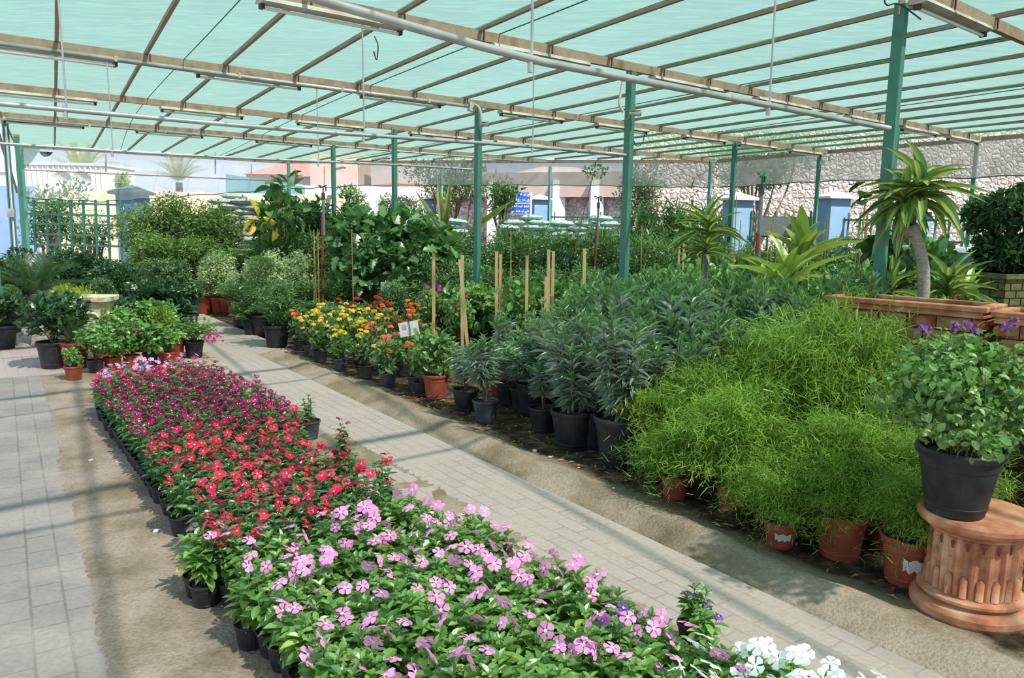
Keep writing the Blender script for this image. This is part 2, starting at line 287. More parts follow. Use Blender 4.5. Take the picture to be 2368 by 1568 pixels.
# ------------------------------------------------------------------ mesh builder
class MB:
    def __init__(s): s.v = []; s.f = []; s.m = []; s.n = 0
    def add(s, v, f, mi=0):
        v = np.asarray(v, float).reshape(-1, 3); s.v.append(v)
        if isinstance(f, np.ndarray): fl = (f+s.n).tolist()
        else: fl = [[i+s.n for i in q] for q in f]
        s.f += fl
        if isinstance(mi, (int, np.integer)): s.m += [mi]*len(fl)
        else: s.m += list(mi)
        s.n += len(v)
    def box(s, c, d, rz=0, mi=0, taper=1.0):
        x, y, z = d[0]/2, d[1]/2, d[2]/2; v = []
        for sz in (-1, 1):
            k = 1 if sz < 0 else taper
            for sx, sy in ((-1, -1), (1, -1), (1, 1), (-1, 1)):
                px, py = sx*x*k, sy*y*k
                v.append((c[0]+px*math.cos(rz)-py*math.sin(rz), c[1]+px*math.sin(rz)+py*math.cos(rz), c[2]+sz*z))
        s.add(v, [[0, 3, 2, 1], [4, 5, 6, 7], [0, 1, 5, 4], [1, 2, 6, 5], [2, 3, 7, 6], [3, 0, 4, 7]], mi)
    def tube(s, pts, r, n=8, mi=0, cap=True):
        pts = [np.asarray(p, float) for p in pts]; rs = r if isinstance(r, (list, tuple)) else [r]*len(pts)
        V = []; ref = np.array([0, 0, 1.0])
        for i, p in enumerate(pts):
            t = pts[min(i+1, len(pts)-1)]-pts[max(i-1, 0)]; t = t/(np.linalg.norm(t)+1e-9)
            rf = ref if abs(t[2]) < .95 else np.array([1.0, 0, 0])
            a = np.cross(t, rf); a /= np.linalg.norm(a); b = np.cross(t, a)
            for k in range(n):
                th = 2*PI*k/n; V.append(p+rs[i]*(a*math.cos(th)+b*math.sin(th)))
        fs = []
        for i in range(len(pts)-1):
            for k in range(n):
                fs.append([i*n+k, i*n+(k+1) % n, (i+1)*n+(k+1) % n, (i+1)*n+k])
        if cap: fs.append(list(range(n))); fs.append([(len(pts)-1)*n+k for k in range(n)][::-1])
        s.add(V, fs, mi)
    def bar(s, a, b, w, h, mi=0):   # rectangular bar between two points, h vertical
        a = np.asarray(a, float); b = np.asarray(b, float); t = b-a; t /= np.linalg.norm(t)
        u = np.array([0, 0, 1.0]) if abs(t[2]) < .95 else np.array([0, 1.0, 0])
        sd = np.cross(t, u); sd /= np.linalg.norm(sd); u = np.cross(sd, t)
        v = []
        for p in (a, b):
            for x, y in ((-1, -1), (1, -1), (1, 1), (-1, 1)): v.append(p+sd*x*w/2+u*y*h/2)
        s.add(v, [[0, 3, 2, 1], [4, 5, 6, 7], [0, 1, 5, 4], [1, 2, 6, 5], [2, 3, 7, 6], [3, 0, 4, 7]], mi)
    def lathe(s, prof, n=24, c=(0, 0, 0), mi=0, rf=None):
        V = []
        for (r, z) in prof:
            for k in range(n):
                th = 2*PI*k/n; rr = r*(rf(th, z) if rf else 1)
                V.append((c[0]+rr*math.cos(th), c[1]+rr*math.sin(th), c[2]+z))
        fs = []
        for i in range(len(prof)-1):
            for k in range(n): fs.append([i*n+k, i*n+(k+1) % n, (i+1)*n+(k+1) % n, (i+1)*n+k])
        s.add(V, fs, mi)
    def build(s, name, mats, parent=None, smooth=False):
        me = bpy.data.meshes.new(name)
        V = np.concatenate(s.v) if s.v else np.zeros((0, 3))
        me.from_pydata(V.tolist(), [], s.f)
        if not isinstance(mats, (list, tuple)): mats = [mats]
        for q in mats: me.materials.append(MT[q] if isinstance(q, str) else q)
        if len(mats) > 1: me.polygons.foreach_set('material_index', np.array(s.m, dtype=np.int32))
        if smooth: me.polygons.foreach_set('use_smooth', np.ones(len(me.polygons), dtype=bool))
        me.update()
        o = bpy.data.objects.new(name, me); C.objects.link(o)
        if parent: o.parent = parent
        return o

def tag(o, label=None, cat=None, group=None, kind=None):
    if label: o['label'] = label
    if cat: o['category'] = cat
    if group: o['group'] = group
    if kind: o['kind'] = kind
    return o
def thing(name, label, cat, loc=(0, 0, 0), rz=0, group=None, sc=None):
    o = bpy.data.objects.new(name, None); C.objects.link(o); o.location = loc; o.rotation_euler = (0, 0, rz)
    o.empty_display_size = .1
    if sc: o.scale = sc if isinstance(sc, tuple) else (sc, sc, sc)
    return tag(o, label, cat, group)
def part(src, parent, name=None, mats=None):
    c = src.copy(); c.parent = parent; C.objects.link(c)
    if name: c.name = name
    return c

# ------------------------------------------------------------------ leaf templates
def tmpl(rows, fold=.15, droop=.15, cols=3):
    V = []; Fq = []
    xs = {3: (-.5, 0, .5), 5: (-.5, -.2, 0, .2, .5)}[cols]
    for y, w in rows:
        for x in xs: V.append((x*w, y, fold*abs(x)*w-droop*y*y))
    mi = []
    for i in range(len(rows)-1):
        for k in range(cols-1):
            a = i*cols+k; Fq.append((a, a+1, a+1+cols, a+cols)); mi.append(1 if (cols == 5 and k in (1, 2)) else 0)
    return np.array(V), np.array(Fq), mi
T_DIA = (np.array([(0, 0, 0), (.5, .42, .12), (0, 1, -.1), (-.5, .42, .12)]), np.array([(0, 1, 2), (0, 2, 3)]), [0, 0])
T_OV = tmpl([(0, .08), (.25, .75), (.5, 1), (.78, .72), (1, .06)], .25, .22)
T_ROUND = tmpl([(0, .15), (.2, .8), (.5, 1), (.8, .85), (1, .3)], .2, .15)
T_LAN = tmpl([(0, .15), (.3, .85), (.65, .8), (1, .05)], .3, .2)
T_STRAP = tmpl([(0, .5), (.15, .7), (.35, .95), (.55, 1), (.75, .85), (.9, .5), (1, .05)], .2, .62, cols=5)
T_FIG = tmpl([(0, .2), (.18, .9), (.3, 1), (.38, .55), (.55, .95), (.66, .5), (.82, .6), (1, .1)], .2, .15)
# needle: two crossed-free thin triangles
T_NEE = (np.array([(-.5, 0, 0), (.5, 0, 0), (.35, .6, -.06), (0, 1, -.14), (-.35, .6, -.06)]), np.array([(0, 1, 2), (0, 2, 4), (4, 2, 3)]), [0, 0, 0])
def petal5(cup=.18, notch=.0):
    V = []; Fq = []; mi = []
    for k in range(5):
        a0 = 2*PI*k/5; b = len(V)
        for r, h, z in ((.10, .40, 0), (.45, .44, .05), (.82, .55, -.03), (1.0, .26, -.1)):
            for sgn in (-1, 1):
                a = a0+sgn*h*(1.0); V.append((r*math.cos(a), r*math.sin(a), z+cup*r*.3+.05*sgn*r))
        for i in range(3): Fq.append((b+2*i, b+2*i+1, b+2*i+3, b+2*i+2)); mi.append(0)
    b = len(V)
    for k in range(6): V.append((.2*math.cos(k*PI/3), .2*math.sin(k*PI/3), .09))
    Fq.append((b, b+1, b+2, b+3)); Fq.append((b, b+3, b+4, b+5)); mi += [1, 1]
    return np.array(V), np.array(Fq), mi
T_FLOWER = petal5()

def nrm(a): return a/(np.linalg.norm(a, axis=-1, keepdims=True)+1e-9)
def put(mb, T, P, D, Nn, L, Wd, moff=0):
    V, Fq, mi = T; P = np.atleast_2d(P); n = len(P)
    D = nrm(D); S = nrm(np.cross(D, Nn)); N2 = np.cross(S, D)
    L = np.broadcast_to(np.asarray(L, float), (n,)); Wd = np.broadcast_to(np.asarray(Wd, float), (n,))
    X = P[:, None, :]+V[None, :, 0, None]*(Wd[:, None, None]*S[:, None, :])+V[None, :, 1, None]*(L[:, None, None]*D[:, None, :])+V[None, :, 2, None]*(L[:, None, None]*N2[:, None, :])
    k = len(V); Fa = (Fq[None]+(np.arange(n)*k)[:, None, None]).reshape(-1, Fq.shape[1])
    mb.add(X.reshape(-1, 3), Fa, [q+moff for q in mi]*n)
def putdisc(mb, T, P, Nn, R, rng):   # flowers: template in xy, facing Nn
    V, Fq, mi = T; n = len(P); Nn = nrm(Nn); ref = rng.normal(size=(n, 3)); A = nrm(np.cross(Nn, ref)); B = np.cross(Nn, A)
    R = np.broadcast_to(np.asarray(R, float), (n,))[:, None, None]
    X = P[:, None, :]+R*(V[None, :, 0, None]*A[:, None, :]+V[None, :, 1, None]*B[:, None, :]+V[None, :, 2, None]*Nn[:, None, :])
    k = len(V); Fa = (Fq[None]+(np.arange(n)*k)[:, None, None]).reshape(-1, Fq.shape[1])
    mb.add(X.reshape(-1, 3), Fa, list(mi)*n)

def crown(rng, lobes, n, T, L, Wd, out=.7, upb=.35, rnd=.6, nup=.7, shell=.5, mb=None, lvar=.3):
    mb = mb or MB()
    lob = np.array([(*c, *r) for c, r in lobes], float)
    wgt = (lob[:, 3]*lob[:, 4]+lob[:, 4]*lob[:, 5]+lob[:, 3]*lob[:, 5]); wgt /= wgt.sum()
    k = rng.choice(len(lob), n, p=wgt)
    o = nrm(rng.normal(size=(n, 3))); rr = 1-shell*rng.random((n, 1))**1.4
    P = lob[k, :3]+o*lob[k, 3:]*rr
    P[:, 2] = np.maximum(P[:, 2], .02)
    D = nrm(o*out+np.array([0, 0, upb])+rng.normal(size=(n, 3))*rnd)
    Nn = nrm(np.array([0, 0, nup])+o*.5+rng.normal(size=(n, 3))*.35)
    s = 1+lvar*(rng.random(n)*2-1)
    put(mb, T, P, D, Nn, L*s, Wd*s)
    return mb
def branches(rng, base, tips, r0, r1=.003, n=5, mi=0, mb=None, wob=.05):
    mb = mb or MB()
    for t in tips:
        b = np.array(base, float)+np.append(rng.normal(size=2)*r0*.8, 0); t = np.array(t, float)
        pts = []
        for i in range(5):
            u = i/4; p = b*(1-u)+t*u; p[2] = b[2]+(t[2]-b[2])*u**.8; 
            if 0 < i < 4: p = p+rng.normal(size=3)*wob
            pts.append(p)
        mb.tube(pts, [r0*(1-u/4)+r1*(u/4) for u in range(5)], n, mi, cap=False)
    return mb

def pot_mesh(name, r, h, mat, n=24, taper=.76, ribs=True, sink=.12):
    mb = MB(); t = r*.05; rb = r*taper; R = lambda z: rb+(r-rb)*z/h
    prof = [(rb*.2, 0.004), (rb*.94, 0), (rb, .006), (R(h*.12), h*.12)]
    if ribs: prof += [(R(h*.13)*1.02, h*.13), (R(h*.16)*1.02, h*.16), (R(h*.17), h*.17)]
    prof += [(R(h*.72), h*.72)]
    if ribs: prof += [(R(h*.73)*1.025, h*.73), (R(h*.76)*1.02, h*.76)]
    prof += [(R(h*.88), h*.88), (r*1.06, h*.89), (r*1.08, h*.96), (r*1.05, h), (r*.98, h), (r*.95, h*.95), (r*.9, h*.7), (r*.85, h*.62)]
    mb.lathe(prof, n)
    return mb.build(name, mat, smooth=False)
def soil_mesh(r, h, rng):
    mb = MB(); prof = [(0.0005, h*.9), (r*.4, h*.9), (r*.75, h*.885), (r*.93, h*.87)]
    mb.lathe(prof, 16, rf=lambda th, z: 1)
    o = mb.build('soil', 'soil')
    for v in o.data.vertices: v.co.z += rng.normal()*h*.012
    return o
HIDE = []   # source objects that are only data holders: removed at the end

def proto(obj): HIDE.append(obj); return obj
R = np.random.default_rng
POT = {}
for k, (r, h, mat) in dict(tiny=(.06, .108, 'potblack'), small=(.085, .15, 'potblack'), smallgrey=(.085, .15, 'potgrey'), mid=(.115, .21, 'potblack'), midgrey=(.11, .2, 'potgrey'),
                           big=(.17, .30, 'potblack'), huge=(.19, .36, 'potblack'), red=(.125, .24, 'potred'), redtall=(.15, .3, 'potredd'), redsmall=(.09, .15, 'potred')).items():
    POT[k] = (proto(pot_mesh('pot', r, h, mat, 20 if k == 'tiny' else 32)), proto(soil_mesh(r, h, R(3))), r, h)

# ------------------------------------------------------------------ plant prototypes (foliage meshes with the origin at the soil surface)
def lobes_bush(rng, w, h, n=7, z0=.15):
    L = [((0, 0, h*(z0+(1-z0)/2)), (w*.34, w*.34, h*(1-z0)*.44))]
    for i in range(n):
        a = 2*PI*i/n+rng.random(); r = w*.24*(.7+.6*rng.random()); z = h*(z0+(1-z0)*(.2+.6*rng.random()))
        s = .2+.1*rng.random(); L.append(((r*math.cos(a), r*math.sin(a), z), (w*s, w*s, h*s*.75)))
    return L
FOL = {}
def reg(kind, mb, mats, stems=None, smats='twig', extra=None):
    f = proto(mb.build('foliage', mats)); s = proto(stems.build('stem', smats)) if stems else None
    e = proto(extra[0].build(extra[1], extra[2])) if extra else None
    FOL.setdefault(kind, []).append((f, s, e))
def mk_bush(kind, mat, w, h, n, T, L, Wd, seeds=3, z0=.12, stem=.012, nl=7, st='twig', **kw):
    for sd in range(seeds):
        rng = R(hash(kind) % 1 + sd*17+len(kind)*5+1); lb = lobes_bush(rng, w, h, nl, z0)
        mb = crown(rng, lb, n, T, L, Wd, **kw)
        stm = branches(rng, (0, 0, 0), [c for c, r in lb], stem, mb=None, wob=.02*w)
        reg(kind, mb, mat, stm, st)
mk_bush('ficus', 'ficus', .95, 1.9, 4000, T_DIA, .062, .034, z0=.08, out=.5, upb=-.1, shell=.6)
mk_bush('darkficus', 'dark', .9, 1.2, 2600, T_DIA, .075, .04, z0=.1, shell=.5)
mk_bush('mid', 'mid', .8, 1.2, 2200, T_DIA, .06, .03, z0=.1, upb=.5)
mk_bush('hedge', 'hedge', .6, .95, 1900, T_DIA, .05, .032, z0=.2)
mk_bush('varieg', 'varieg', .6, 1.1, 2300, T_DIA, .05, .026, z0=.05, upb=-.3, out=.6)
mk_bush('lime', 'lime', .8, .7, 1300, T_DIA, .07, .035, z0=.1, upb=.3)
mk_bush('fig', 'fig', 1.3, 1.8, 420, T_FIG, .24, .2, z0=.25, nup=.9, shell=.5, rnd=.5, upb=0, stem=.02, nl=9)
mk_bush('broad', 'dark', .75, .7, 850, T_OV, .085, .042, z0=.18, upb=.5, stem=.008)
mk_bush('boug', 'boug', .55, .6, 620, T_OV, .055, .038, z0=.1, upb=.3, stem=.006, rnd=.7, nl=9)
mk_bush('ixora', 'mid', .27, .30, 230, T_OV, .06, .028, z0=.1, upb=.6, stem=.004)
mk_bush('leafy', 'boug', .5, .5, 420, T_OV, .075, .05, z0=.1, upb=.1, stem=.005)
mk_bush('goldbush', 'yellowfern', .5, .4, 900, T_DIA, .05, .02, z0=.1, upb=.9)
mk_bush('ball', 'mid', .55, .55, 2600, T_DIA, .03, .014, z0=.05, nl=3, shell=.2, seeds=2)
# feathery
def mk_feather(kind, mat, w, h, nf, L, Wd, T=T_NEE, seeds=3):
    for sd in range(seeds):
        rng = R(sd*31+9+len(kind)); mb = MB(); tips = []
        for s in range(nf):
            a = rng.random()*2*PI; rr = w*.5*rng.random()**.6; z1 = h*(.45+.55*rng.random())*(1-.35*(rr/(w*.5))**2)
            tip = np.array([rr*math.cos(a), rr*math.sin(a), z1]); tips.append(tip*np.array([.9, .9, .95]))
            b = np.array([0, 0, 0.]); m_ = 46
            u = .12+.88*rng.random(m_)**.7
            P = b+np.outer(u**1.5, tip*np.array([1, 1, 0]))+np.outer(u**.8, np.array([0, 0, tip[2]]))
            P += rng.normal(size=(m_, 3))*w*.05
            D = nrm(rng.normal(size=(m_, 3))+np.array([math.cos(a)*.5, math.sin(a)*.5, .4])); Nn = rng.normal(size=(m_, 3))+np.array([0, 0, 1.])
            s_ = .7+.6*rng.random(m_); put(mb, T, P, D, Nn, L*s_, Wd*s_)
        reg(kind, mb, mat, branches(rng, (0, 0, 0), tips[:14], .005, .0015, 4, wob=.01))
mk_feather('feather', 'feather', .7, 1.2, 60, .09, .02)
mk_feather('cassava', 'mid', 1.3, 2.2, 70, .2, .035)
# oleander
def mk_oleander(kind, w, h, ns, L, Wd, seeds=3, lvl=16, low=.3):
    for sd in range(seeds):
        rng = R(sd*13+ns); mb = MB(); st = MB()
        for s in range(ns):
            a = rng.random()*2*PI; lean = w*.5*rng.random()**.7; hh = h*(.6+.4*rng.random()) if s else h
            tip = np.array([lean*math.cos(a), lean*math.sin(a), hh])
            pts = [np.array([0, 0, 0.])+np.array([tip[0]*u**1.3, tip[1]*u**1.3, hh*u]) for u in (0, .25, .5, .75, 1)]
            st.tube(pts, [.007, .006, .005, .004, .002], 5, cap=False)
            for q in range(lvl):
                u = low+(1-low)*(q+.5)/lvl; p = np.array([tip[0]*u**1.3, tip[1]*u**1.3, hh*u]); th0 = rng.random()*PI
                k = 3; top = q >= lvl-2
                ang = np.array([th0+2*PI*i/k for i in range(k)])+rng.normal(size=k)*.25
                el = (1.25 if top else (.75 if q > lvl*.6 else .25-.35*rng.random()))+rng.normal(size=k)*.15
                D = np.stack([np.cos(ang)*np.cos(el), np.sin(ang)*np.cos(el), np.sin(el)], 1)
                Nn = np.array([0, 0, 1.])-D*D[:, 2:3]+1e-3
                ls = L*(.6 if top else 1)*(.8+.4*rng.random(k))
                put(mb, T_LAN, np.repeat(p[None], k, 0), D, Nn, ls, Wd*(.8+.3*rng.random(k)), 1 if q >= lvl-3 else 0)
        reg(kind, mb, ['oleander', 'oleander_tip'], st, 'twig')
mk_oleander('oleander', .85, 1.05, 22, .165, .03, 4, 16, .1)
mk_oleander('oleander_small', .34, .62, 7, .12, .019, 3, 14, .3)
# asparagus fern
def mk_asp(kind, mat, w, h, nf, L, Wd, nn, seeds=3):
    for sd in range(seeds):
        rng = R(sd*7+nf); mb = MB(); st = MB()
        for s in range(nf):
            a = rng.random()*2*PI; reach = w*.5*(.25+.75*rng.random()); hh = h*(1.0-.65*(reach/(w*.5))**2)*(.7+.3*rng.random()); drop = (reach/(w*.5))**2*h*.55*rng.random()
            ca, sa = math.cos(a), math.sin(a)
            f = lambda u: np.stack([ca*reach*u**1.1, sa*reach*u**1.1, hh*np.sin(np.minimum(u*1.25, 1.0)*PI/2)-drop*np.maximum(0, u-.45)**1.5*2.2], -1)
            uu = np.linspace(0, 1, 5); st.tube(list(f(uu)), [.0035, .003, .0025, .002, .001], 4, cap=False)
            u = .22+.78*rng.random(nn)**.8
            P = f(u)+rng.normal(size=(nn, 3))*np.array([w*.055, w*.055, h*.04])
            D = nrm(np.array([ca, sa, 0])*.6+rng.normal(size=(nn, 3))*.8+np.array([0, 0, .12]))
            Nn = np.array([0, 0, 1.])+rng.normal(size=(nn, 3))*.5
            s_ = .7+.6*rng.random(nn); put(mb, T_NEE, P, D, Nn, L*s_, Wd*s_)
        mb.v = [np.where(v[:, 2:3] < -.3, v, v) for v in mb.v]
        reg(kind, mb, mat, st, 'greenstem')
mk_asp('asparagus', 'asparagus', 1.0, .75, 125, .06, .0052, 92, 3)
mk_asp('goldfern', 'yellowfern', .55, .45, 50, .055, .009, 44, 1)
# cycad
def mk_cycad(kind, nf, L, ll, mat='cycad', seeds=1, up_=.9):
    for sd in range(seeds):
        rng = R(sd+nf); mb = MB(); st = MB()
        for s in range(nf):
            a = 2*PI*s/nf*2.4+rng.random()*.3; tier = s/nf; el0 = 1.4-.85*tier
            ca, sa = math.cos(a), math.sin(a); m_ = 34; u = np.linspace(.12, 1, m_)
            def f(u): 
                r_ = L*(np.cos(el0)*u+.25*u**2); z = L*(np.sin(el0)*u-.42*u**2.4*(.3+.7*tier)); return np.stack([ca*r_, sa*r_, z], -1)
            st.tube(list(f(np.linspace(0, 1, 6))), [.006, .005, .004, .003, .003, .001], 4, cap=False)
            T = f(u+.01)-f(u-.01); T = nrm(T); side = np.array([-sa, ca, 0])
            for sg in (-1, 1):
                D = nrm(T*1.0+side*sg+np.array([0, 0, .35])); Nn = np.cross(T, side)*-1
                env = np.sin(np.clip(u, 0, 1)*PI)**.5*.9+.12
                put(mb, T_NEE, f(u), D, Nn+rng.normal(size=(m_, 3))*.1, ll*env, .0085*L/.8)
        reg(kind, mb, mat, st, 'greenstem')
mk_cycad('cycad', 38, .85, .15)
mk_cycad('cycad_small', 16, .38, .09)
mk_cycad('datepalm', 24, 2.4, .5, 'palm')
# dracaena heads
def mk_drac(kind, n, L, Wd, seeds=2, el=(1.3, -.35)):
    for sd in range(seeds):
        rng = R(sd+n); mb = MB(); t = np.arange(n)/n
        a = np.arange(n)*2.4+rng.random(n)*.4; e = el[0]+(el[1]-el[0])*t**.9+rng.normal(size=n)*.26
        D = np.stack([np.cos(a)*np.cos(e), np.sin(a)*np.cos(e), np.sin(e)], 1)
        Nn = np.stack([-np.cos(a)*np.sin(e), -np.sin(a)*np.sin(e), np.cos(e)], 1)
        P = np.zeros((n, 3)); P[:, 2] = .14*(1-t)
        s_ = .8+.35*rng.random(n); put(mb, T_STRAP, P+D*.02, D, Nn, L*s_*(.75+.25*t), Wd*s_)
        reg(kind, mb, ['lime' if kind == 'agave' else 'drac_green', 'drac_yellow'])
mk_drac('dracaena', 38, .5, .115)
mk_drac('dracaena_low', 26, .5, .1, 2, (1.4, .1))
mk_drac('agave', 13, .72, .15, 2, (1.45, .75))
# periwinkle
VF = {}
def mk_vinca(kind, mat, h, nb, L, Wd, seeds):
    for sd in range(seeds):
        rng = R(sd*3+nb+int(h*100)); mb = MB(); st = MB(); tips = []
        for b in range(nb):
            a = 2*PI*b/nb+rng.random()*.8; lean = 0 if b == 0 else .03+.035*rng.random(); hh = h*(1 if b == 0 else .62+.34*rng.random())
            tip = np.array([lean*math.cos(a), lean*math.sin(a), hh]); tips.append(tip)
            st.tube([(0, 0, 0), tip*np.array([.6, .6, .5]), tip], [.003, .0025, .0015], 4, cap=False)
            lv = 7
            for q in range(lv):
                u = .18+.82*(q+.5)/lv; p = tip*np.array([u**.8, u**.8, u]); k = 2 if q < lv-1 else 4
                th = q*1.57+rng.random()*.5
                ang = np.array([th+2*PI*i/k for i in range(k)]); e = (.75 if q == lv-1 else .35-.5*(1-u))+rng.normal(size=k)*.2
                D = np.stack([np.cos(ang)*np.cos(e), np.sin(ang)*np.cos(e), np.sin(e)], 1); Nn = np.array([0, 0, 1.])-D*D[:, 2:3]+rng.normal(size=(k, 3))*.15
                s_ = (.75+.4*rng.random(k))*(.6 if q == lv-1 else 1)
                put(mb, T_OV, np.repeat(p[None], k, 0), D, Nn, L*s_, Wd*s_)
        reg(kind, mb, mat, st, 'greenstem'); VF.setdefault(kind, []).append(tips)
mk_vinca('vinca', 'vinca', .2, 5, .072, .035, 4)
mk_vinca('vinca_tall', 'vinca_dark', .24, 5, .06, .024, 4)
FLW = {}
def mk_flowers(kind, petal_, eye, r, counts, base='vinca', single=True):
    for i, c in enumerate(counts):
        rng = R(i*5+len(kind)+c); tips = VF[base][i % len(VF[base])]; mb = MB()
        P = []; 
        for j in range(c):
            t = tips[j % len(tips)]; P.append(t+np.array([rng.normal()*.014, rng.normal()*.014, .012+.016*rng.random()+(.012 if j else .02)]))
        P = np.array(P); Nn = nrm(np.array([.15, -.55, .9])+rng.normal(size=(c, 3))*.38)
        rr_ = r*(.85+.3*rng.random(c))
        if single:
            out_ = []
            for j in range(c):
                m1 = MB(); putdisc(m1, T_FLOWER, P[j:j+1], Nn[j:j+1], rr_[j:j+1], rng); out_.append(proto(m1.build('flower', [petal_, eye])))
            FLW.setdefault(kind, []).append(out_); continue
        putdisc(mb, T_FLOWER, P, Nn, rr_, rng)
        FLW.setdefault(kind, []).append(proto(mb.build('flowers', [petal_, eye])))
mk_flowers('pink', 'p_pink', 'p_eye', .031, (2, 3, 2, 3))
mk_flowers('red', 'p_red', 'p_eye_red', .027, (3, 3, 4, 3), 'vinca_tall')
mk_flowers('magenta', 'p_magenta', 'p_eye', .021, (7, 8, 6, 8), 'vinca_tall', False)
mk_flowers('pale', 'p_pale', 'p_eye', .026, (4, 5, 3, 4), 'vinca_tall', False)
mk_flowers('white', 'p_white', 'p_white', .036, (5, 6, 5, 4))
mk_flowers('purple', 'p_purple', 'p_eye', .025, (3, 2, 3, 2))
mk_flowers('single', 'p_pink', 'p_eye', .028, (1, 1, 1, 1))
# clustered florets for ixora etc
def mk_cluster(kind, mat, n, w, h, cr, fr, per, z0=.55, seeds=3):
    sep = n <= 10
    for sd in range(seeds):
        rng = R(sd*11+n+len(kind)); mb = MB(); out_ = []
        for k in range(n):
            if sep: mb = MB()
            a = rng.random()*2*PI; r = w*.5*rng.random()**.6; z = h*(z0+(1-z0)*rng.random()) 
            c = np.array([r*math.cos(a), r*math.sin(a), z]); o = nrm(rng.normal(size=(per, 3))+np.array([0, 0, .4])); o[:, 2] = np.abs(o[:, 2])
            P = c+o*cr*np.array([1, 1, .6]); s = fr
            D = nrm(np.cross(o, rng.normal(size=(per, 3)))); put(mb, T_DIA, P, D, o, s, s*.8); put(mb, T_DIA, P, -D, o, s, s*.8)
            if sep: out_.append(proto(mb.build('flower_head', [mat])))
        FLW.setdefault(kind, []).append(out_ if sep else proto(mb.build('flowers', [mat])))
for k, mt in dict(ix_yellow='f_yellow', ix_orange='f_orange', ix_salmon='f_salmon', ix_red='f_red').items(): mk_cluster(k, mt, 8, .27, .36, .028, .016, 34)
mk_cluster('bo_mag', 'f_mag', 10, .45, .62, .03, .028, 16, .6)
mk_cluster('bo_few', 'f_mag', 3, .5, .5, .03, .028, 12, .4)
mk_cluster('lilac', 'f_lilac', 7, .5, .74, .016, .034, 7, .82)
mk_cluster('yel_few', 'yellowleaf', 6, .7, .9, .05, .06, 8, .1)

def plant(name, label, cat, kind, x, y, pot=None, rz=None, s=1, group=None, flowers=None, var=None, z=0, extra_scale=None, hs=None, potmesh=None, stem=True, soil=True, folname='foliage'):
    """a potted plant: empty > pot (> soil), stem, foliage, flowers"""
    rz = random.random()*6.28 if rz is None else rz
    t = thing(name, label, cat, (x, y, z), rz, group)
    zt = 0
    if pot:
        pm, sm, pr, ph = POT[pot]; p = part(pm, t, 'pot')
        if soil: part(sm, p, 'soil')
        zt = ph*.88
    L = FOL[kind]; f, st, ex = L[(var if var is not None else random.randrange(99)) % len(L)]
    sc = (s, s, (hs or s))
    fo = part(f, t, folname); fo.location.z = zt; fo.scale = sc
    if st and stem: so = part(st, t, 'stem'); so.location.z = zt; so.scale = sc
    if flowers:
        fl = FLW[flowers]; fl = fl[(var if var is not None else random.randrange(99)) % len(fl)]
        for q0 in (fl if isinstance(fl, list) else [fl]): q = part(q0, t, q0.name.split('.')[0]); q.location.z = zt; q.scale = sc
    return t
# ================================================================== setting
bpy.context.scene.view_settings.view_transform = 'Standard'
world = bpy.data.worlds.new('sky'); bpy.context.scene.world = world; world.use_nodes = True
nt = world.node_tree; bg = nt.nodes['Background']
tc = nt.nodes.new('ShaderNodeTexCoord'); sx = nt.nodes.new('ShaderNodeSeparateXYZ'); nt.links.new(tc.outputs['Generated'], sx.inputs[0])
sky = ramp(nt, [(0, (.62, .66, .72)), (.04, (.60, .67, .80)), (.18, (.46, .56, .75)), (.6, (.34, .44, .66))], sx.outputs[2])
nt.links.new(sky, bg.inputs[0]); bg.inputs[1].default_value = 1.6
sd = bpy.data.lights.new('sun', 'SUN'); sd.energy = 9.2; sd.angle = math.radians(1.2); sd.color = (1, .94, .875)
sun = bpy.data.objects.new('sun', sd); C.objects.link(sun)
sv = Vector((-.58, .50, -1.0)); sun.rotation_euler = sv.to_track_quat('-Z', 'Y').to_euler()
sc_ = bpy.context.scene.cycles
sc_.max_bounces = 4; sc_.diffuse_bounces = 2; sc_.glossy_bounces = 2; sc_.transmission_bounces = 2; sc_.transparent_max_bounces = 6
sc_.caustics_reflective = False; sc_.caustics_refractive = False; sc_.sample_clamp_indirect = 4; sc_.use_adaptive_sampling = True; sc_.adaptive_threshold = .08

E1 = np.array([.8188, .5741]); E2 = np.array([-.5741, .8188])
G1 = np.array([.8412, .5408]); G2 = np.array([-.5408, .8412])
def pathmask(x, y):
    o = E1[0]*x+E1[1]*y; s = E2[0]*x+E2[1]*y; g = G1[0]*x+G1[1]*y
    d1 = np.minimum(o-2.5, np.where(s < 10.0, 2.99, 3.5)-o); d2 = .16-g; d3 = np.minimum(s-9.75, 3.0-o)
    return np.maximum(np.maximum(d1, d2), d3), o, s
rng = R(5)
xs = np.concatenate([np.arange(-40, -6, 2), np.arange(-6, 3.5, .05), np.arange(3.5, 42, 2)]); ys = np.concatenate([np.arange(-4, 2, 1), np.arange(2, 11, .05), np.arange(11, 80, 3)])
X, Y = np.meshgrid(xs, ys); d, o, s = pathmask(X, Y)
def vnoise(X, Y, f, seed):
    r = R(seed).random((64, 64)); u = (X*f) % 63; v = (Y*f) % 63; i = np.floor(u).astype(int); j = np.floor(v).astype(int); a = u-i; b = v-j; a = a*a*(3-2*a); b = b*b*(3-2*b)
    return r[i, j]*(1-a)*(1-b)+r[i+1, j]*a*(1-b)+r[i, j+1]*(1-a)*b+r[i+1, j+1]*a*b
nz = vnoise(X, Y, 2.3, 1)*.5+vnoise(X, Y, 6.1, 2)*.3+vnoise(X, Y, 14, 3)*.2
Z = -.012+(nz-.5)*.02
edge = np.clip(.5-(d+(nz-.5)*.16)/.12, 0, 1); Z = Z*edge+(1-edge)*(-.05)+edge*.014
ridge = np.exp(-((o-3.22-.05*(nz-.5))/.11)**2)*np.where(s < 9.9, 1, 0)*.055*(.5+nz); Z += ridge
